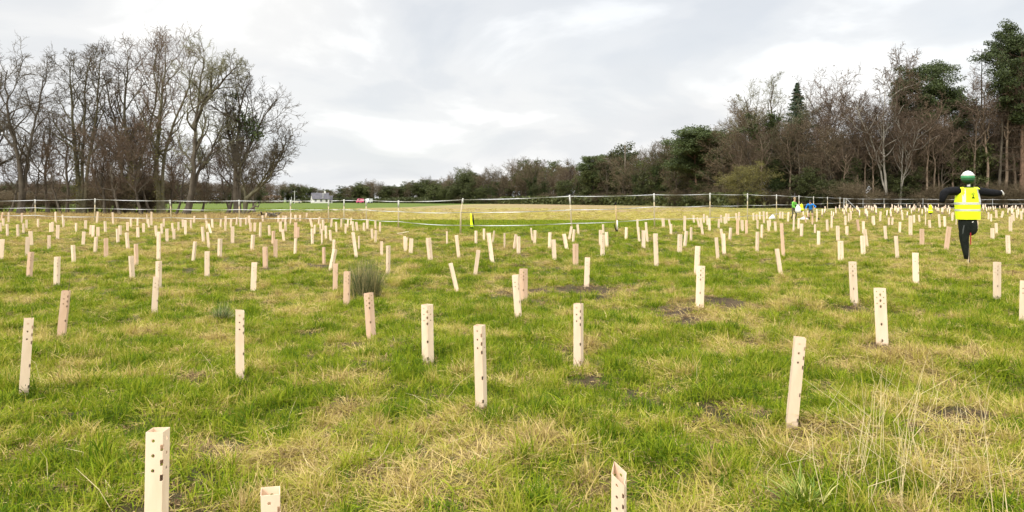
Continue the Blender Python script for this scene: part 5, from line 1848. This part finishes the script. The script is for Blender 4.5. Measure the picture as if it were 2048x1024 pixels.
# sacks and spoil on the ground
def heap(px, py, w, h, material, name, label, cat, seed):
    X, Y, Z = at(px, py); k = Y / F
    r = np.random.default_rng(seed)
    mb = MB(); rings = []
    for t, f in ((0, .8), (.2, 1.0), (.5, .9), (.8, .6), (1.0, .15)):
        rings.append([Vector((math.cos(a) * w * k / 2 * f * (1 + r.normal(0, .10)), math.sin(a) * .22 * f * (1 + r.normal(0, .1)), t * h * k * (1 + .25 * math.cos(a + seed)))) for a in [6.283 * q / 18 for q in range(18)]])
    mb.loft(rings)
    o = mb.build(name, material, None, True); o.location = (X, Y, Z - .01)
    tag(o, label, cat)


heap(1544, 439, 13, 9, M_WHITE, 'white_sack', 'heaped white sack on the grass left of the person in green', 'sack', 1)
heap(1608, 440, 18, 6, M_WHITE, 'white_sack', 'flat long white sack lying between the two people', 'sack', 2)
heap(1637, 440, 5, 4, M_BLACK, 'dark_bag', 'small black bag on the ground right of the person in blue', 'bag', 3)
heap(1668, 439, 4, 3, M_DKWOOD, 'dark_clod', 'small dark lump on the ground far right of the blue jacket', 'clod', 4)

# board lying on the ground
X, Y, Z = at(806, 471); k = Y / F
mb = MB(); mb.box((0, 0, .10), (23 * k, .09, .03), Matrix.Rotation(-.16, 3, 'Y'))
mb.box((-.1, .02, .045), (.14, .08, .09))
o = mb.build('board', M_POST); o.location = (X, Y, Z)
tag(o, 'pale board lying on the ground below the ropes, left of the bent post', 'board')

# ------------------------------------------------------------------ rush clump, tussock, stalks
def blades_solid(name, n, rad, l0, l1, e0, e1, curl, w, stops, seed, px, py, label, cat, sx=1.0):
    m, t, b = mat(name + '_blades', (.1, .15, .04), .6, .3)
    a2 = N(t, 'ShaderNodeAttribute', attribute_name='rnd')
    rr = ramp(t, stops); t.links.new(a2.outputs['Fac'], rr.inputs[0]); t.links.new(rr.outputs[0], b.inputs['Base Color'])
    me = tuft_mesh(name, n, rad, l0, l1, e0, e1, curl, w, m, seed, .04)
    o = obj(name, me)
    X, Y, Z = at(px, py)
    o.location = (X, Y, Z - .01); o.scale = (sx, sx, 1)
    tag(o, label, cat)
    return o


blades_solid('rush_clump', 1100, .24, .40, .90, 52, 89, .055, .0058, [(0, (.04, .070, .025)), (.4, (.08, .115, .035)), (.6, (.22, .19, .08)), (1, (.46, .36, .18))], 5, 732, 592,
             'tall dark green rush clump standing out of the grass left of the middle', 'rush clump')
blades_solid('grass_tussock', 420, .10, .16, .34, 20, 85, .20, .005, [(0, (.04, .08, .02)), (.5, (.10, .14, .04)), (1, (.42, .35, .16))], 6, 445, 645,
             'small round grass tussock with pale skirts in the left foreground', 'grass tussock')
blades_solid('grass_tuft', 120, .07, .12, .26, 30, 75, .16, .008, [(0, (.07, .12, .008)), (.7, (.17, .23, .015)), (1, (.40, .36, .12))], 8, 1612, 1020,
             'bright green tuft of broad blades at the bottom edge, right of the middle', 'grass tuft')


def stalks():
    r = np.random.default_rng(31)
    L = []
    def line(px, py, xt, yt, w=.0016):
        x, y, z = at(px, py)
        k = y / F
        p0 = Vector((x, y, z - .02)); p1 = Vector((x + (xt - px) * k, y + r.normal(0, .03), z + (py - yt) * k))
        bend = r.normal(0, .035)
        mid = p0.lerp(p1, .55) + Vector((bend - (p1.x - p0.x) * .15, r.normal(0, .03), .01))
        p1 = p1 + Vector((-bend * 1.6, r.normal(0, .04), -abs(bend) * .8))
        L.append((p0, p0.lerp(mid, .5), mid, mid.lerp(p1, .5), p1, w))
    line(1992, 1060, 1940, 716, .0022); line(2022, 1060, 2006, 886, .0026); line(1850, 960, 1842, 770); line(2003, 1040, 1992, 900)
    line(1800, 905, 1802, 700, .0014); line(1800, 960, 1845, 690, .0014)
    for i in range(75):
        px = r.normal(1790, 95); py = r.uniform(850, 1050)
        line(px, py, px + r.normal(0, 30), py - r.uniform(60, 210) * (py / 960), r.uniform(.0010, .0018))
    for i in range(26):
        px = r.uniform(1500, 2040); py = r.uniform(860, 1030)
        line(px, py, px + r.normal(0, 26), py - r.uniform(50, 120), .0011)
    line(150, 955, 140, 912, .002); line(232, 1050, 160, 955, .002)
    for i in range(30):
        px = r.uniform(20, 1480); py = r.uniform(760, 1030)
        line(px, py, px + r.normal(0, 40), py - r.uniform(30, 80), .0012)
    mb = MB()
    for *p, w in L:
        mb.tube(p, [w, w, w * .85, w * .7, w * .3], 4)
    m = noisy('dry_stalk', (.50, .40, .20), (.70, .58, .34), 20, .7, .2)
    o = mb.build('dry_grass_stalks', m)
    tag(o, 'thin dry pale grass stalks standing in the right foreground', 'grass stalks', kind='stuff')


stalks()

# fallen limb and brush by the copse
def brush(px, py, w, h, label, name, seed):
    X, Y, Z = at_d(px, py); k = Y / F
    r = np.random.default_rng(seed)
    mb = MB()
    for i in range(26):
        a = Vector((r.normal(0, w * k / 3), r.normal(0, .4), r.random() * h * k * .5))
        b = a + Vector((r.normal(0, w * k / 3), r.normal(0, .3), abs(r.normal(0, h * k * .35))))
        mb.tube([a, a.lerp(b, .5) + Vector((0, 0, .12)), b], [.07, .055, .025], 5)
    o = mb.build(name, M_BARK, None, True); o.location = (X, Y, Z)
    tag(o, label, 'brushwood')


brush(540, 50, 22, 14, 'heap of broken brown branches right of the copse behind the ropes', 'brush_pile', 3)
X, Y, Z = at_d(494, 60); k = Y / F
mb = MB(); mb.tube([(0, 0, .1), (8 * k, 0, .55), (16 * k, .1, .85), (21 * k, .1, .75), (25 * k, .1, 1.15)], [.13, .11, .09, .07, .03], 7)
mb.tube([(16 * k, .1, .85), (18 * k, .1, 1.2)], [.05, .02], 5)
o = mb.build('fallen_limb', M_BARK, None, True); o.location = (X, Y, Z)
tag(o, 'dark fallen limb arching off the foot of the copse\'s right end', 'fallen limb')

# ------------------------------------------------------------------ far house, vehicles, poles
M_WALL = noisy('house_wall_white', (.62, .59, .54), (.72, .70, .66), .4, .8, .2)
M_ROOF = noisy('house_roof_slate', (.07, .07, .08), (.13, .12, .13), 1.2, .7, .2)
M_GLASS = mat('window_dark', (.02, .025, .03), .1, .6)[0]
M_TYRE = mat('tyre', (.02, .02, .02), .8)[0]


def house(px, d, w, dp, h, label, chimney=True, rz=0.3):
    X, Y, Z = at_d(px, d)
    root = empty('house', (X, Y, Z), rz)
    tag(root, label, 'house')
    mb = MB()
    rh = w * .38 if w < dp else dp * .45
    # gable faces along x
    V = [(-w / 2, -dp / 2, 0), (w / 2, -dp / 2, 0), (w / 2, dp / 2, 0), (-w / 2, dp / 2, 0), (-w / 2, -dp / 2, h), (w / 2, -dp / 2, h), (w / 2, dp / 2, h), (-w / 2, dp / 2, h), (-w / 2, 0, h + rh), (w / 2, 0, h + rh)]
    mb.add(V, [(0, 1, 5, 4), (1, 2, 6, 9, 5), (2, 3, 7, 6), (3, 0, 4, 8, 7)])
    mb.build('wall', M_WALL, root)
    mb = MB(); e = .3; t = .15
    for s in (-1, 1):
        A = [(-w / 2 - e, s * (dp / 2 + e), h - e * rh / (dp / 2)), (w / 2 + e, s * (dp / 2 + e), h - e * rh / (dp / 2)), (w / 2 + e, 0, h + rh), (-w / 2 - e, 0, h + rh)]
        B = [(p[0], p[1], p[2] + t) for p in A]
        mb.add(A + B, [(0, 1, 2, 3), (7, 6, 5, 4), (0, 4, 5, 1), (1, 5, 6, 2), (3, 2, 6, 7), (0, 3, 7, 4)])
    ro = mb.build('roof', M_ROOF, root)
    if chimney:
        mb = MB(); mb.box((w * .3, 0, h + rh + .3), (.7, .6, 1.2)); mb.build('chimney', M_WALL, ro)
    for i in range(3):
        mb = MB(); mb.box((-w * .33 + i * w * .33, -dp / 2 - .02, h * .55), (.9, .06, 1.0)); mb.build('window', M_GLASS, root)
    mb = MB(); mb.box((-w / 2 - .02, 0, h * .55), (.06, .9, 1.0)); mb.build('window', M_GLASS, root)


def car(px, d, body, label, L=4.2, rz=0.0, van=False):
    X, Y, Z = at_d(px, d)
    root = empty('parked_van' if van else 'parked_car', (X, Y, Z), rz)
    tag(root, label, 'van' if van else 'car')
    mb = MB()
    prof = [(-L / 2, .35), (-L / 2, .85), (-L * .44, .95), (-L * .22, 1.0), (L * .45, 1.0), (L / 2, .8), (L / 2, .35)] if not van else [(-L / 2, .35), (-L / 2, .95), (-L * .42, 1.1), (-L * .28, 1.85), (-L * .2, 1.95), (L * .48, 1.95), (L / 2, 1.8), (L / 2, .35)]
    rings = [[Vector((x, y, z)) for x, z in prof] for y in (-.82, .82)]
    mb.loft(rings)
    mb.build('body', body, root)
    mb = MB()
    if van: mb.loft([[Vector((x, y, z)) for x, z in [(-L * .40, 1.15), (-L * .28, 1.75), (-L * .12, 1.75), (-L * .12, 1.15)]] for y in (-.84, .84)])
    else: mb.loft([[Vector((x, y * (.98 if z < 1.1 else .82), z)) for x, z in [(-L * .22, 1.0), (-L * .10, 1.42), (L * .25, 1.45), (L * .42, 1.0)]] for y in (-.78, .78)])
    mb.build('windows', M_GLASS, root)
    if not van:
        mb = MB(); mb.loft([[Vector((x, y, z)) for x, z in [(-L * .09, 1.43), (-L * .08, 1.49), (L * .24, 1.50), (L * .26, 1.44)]] for y in (-.63, .63)]); mb.build('roof', body, root)
    for x in (-L * .31, L * .31):
        for y in (-.80, .80):
            mb = MB(); mb.tube([(x, y - .1, .33), (x, y + .1, .33)], .33, 14); mb.build('wheel', M_TYRE, root)


house(640, 300, 7.2, 5.5, 2.0, 'small white house with a dark roof across the green pasture', True, .45)
house(654, 303, 4.5, 3.5, 1.5, 'low white outbuilding at the right side of the small white house', False, .2)
car(720, 285, noisy('paint_pink_red', (.62, .10, .20), (.66, .14, .24), 2, .4, .5), 'small pinkish red van parked beyond the green pasture', 2.9, .5, True)
car(738, 285, noisy('paint_white', (.62, .62, .62), (.7, .7, .7), 2, .4, .5), 'small white van parked beyond the pasture right of the red one', 2.6, .9, True)
car(594, 280, noisy('paint_cream', (.50, .46, .38), (.6, .55, .45), 2, .4, .5), 'pale car parked far away left of the small white house', 3.6, .1)
for px, d, h, lab in ((589, 270, 5.2, 'taller pale telegraph pole left of the small white house'), (583, 265, 2.6, 'short pale pole beside the taller telegraph pole'), (646, 298, 4.6, 'thin pale mast behind the small white house')):
    X, Y, Z = at_d(px, d)
    mb = MB(); mb.tube([(0, 0, -.1), (0, 0, h)], [.13, .09], 8)
    if h > 4: mb.box((0, 0, h - .5), (1.0, .1, .1))
    o = mb.build('telegraph_pole', M_POSTW); o.location = (X, Y, Z)
    tag(o, lab, 'pole')

# a bare snag standing above the wood in the middle
X, Y, Z = at_d(1250, 168); k = Y / F
mb = MB(); mb.tube([(0, 0, 0), (.05, 0, 60 * k), (0, 0, (412 - 291) * k - .2)], [.3, .24, .16], 8); mb.tube([(0, 0, 112 * k), (5 * k, 0, 109 * k)], [.08, .03], 5)
o = mb.build('dead_tree_trunk', M_BARK, None, True); o.location = (X, Y, Z)
tag(o, 'bare broken trunk poking above the wood right of the domed pine', 'tree trunk')
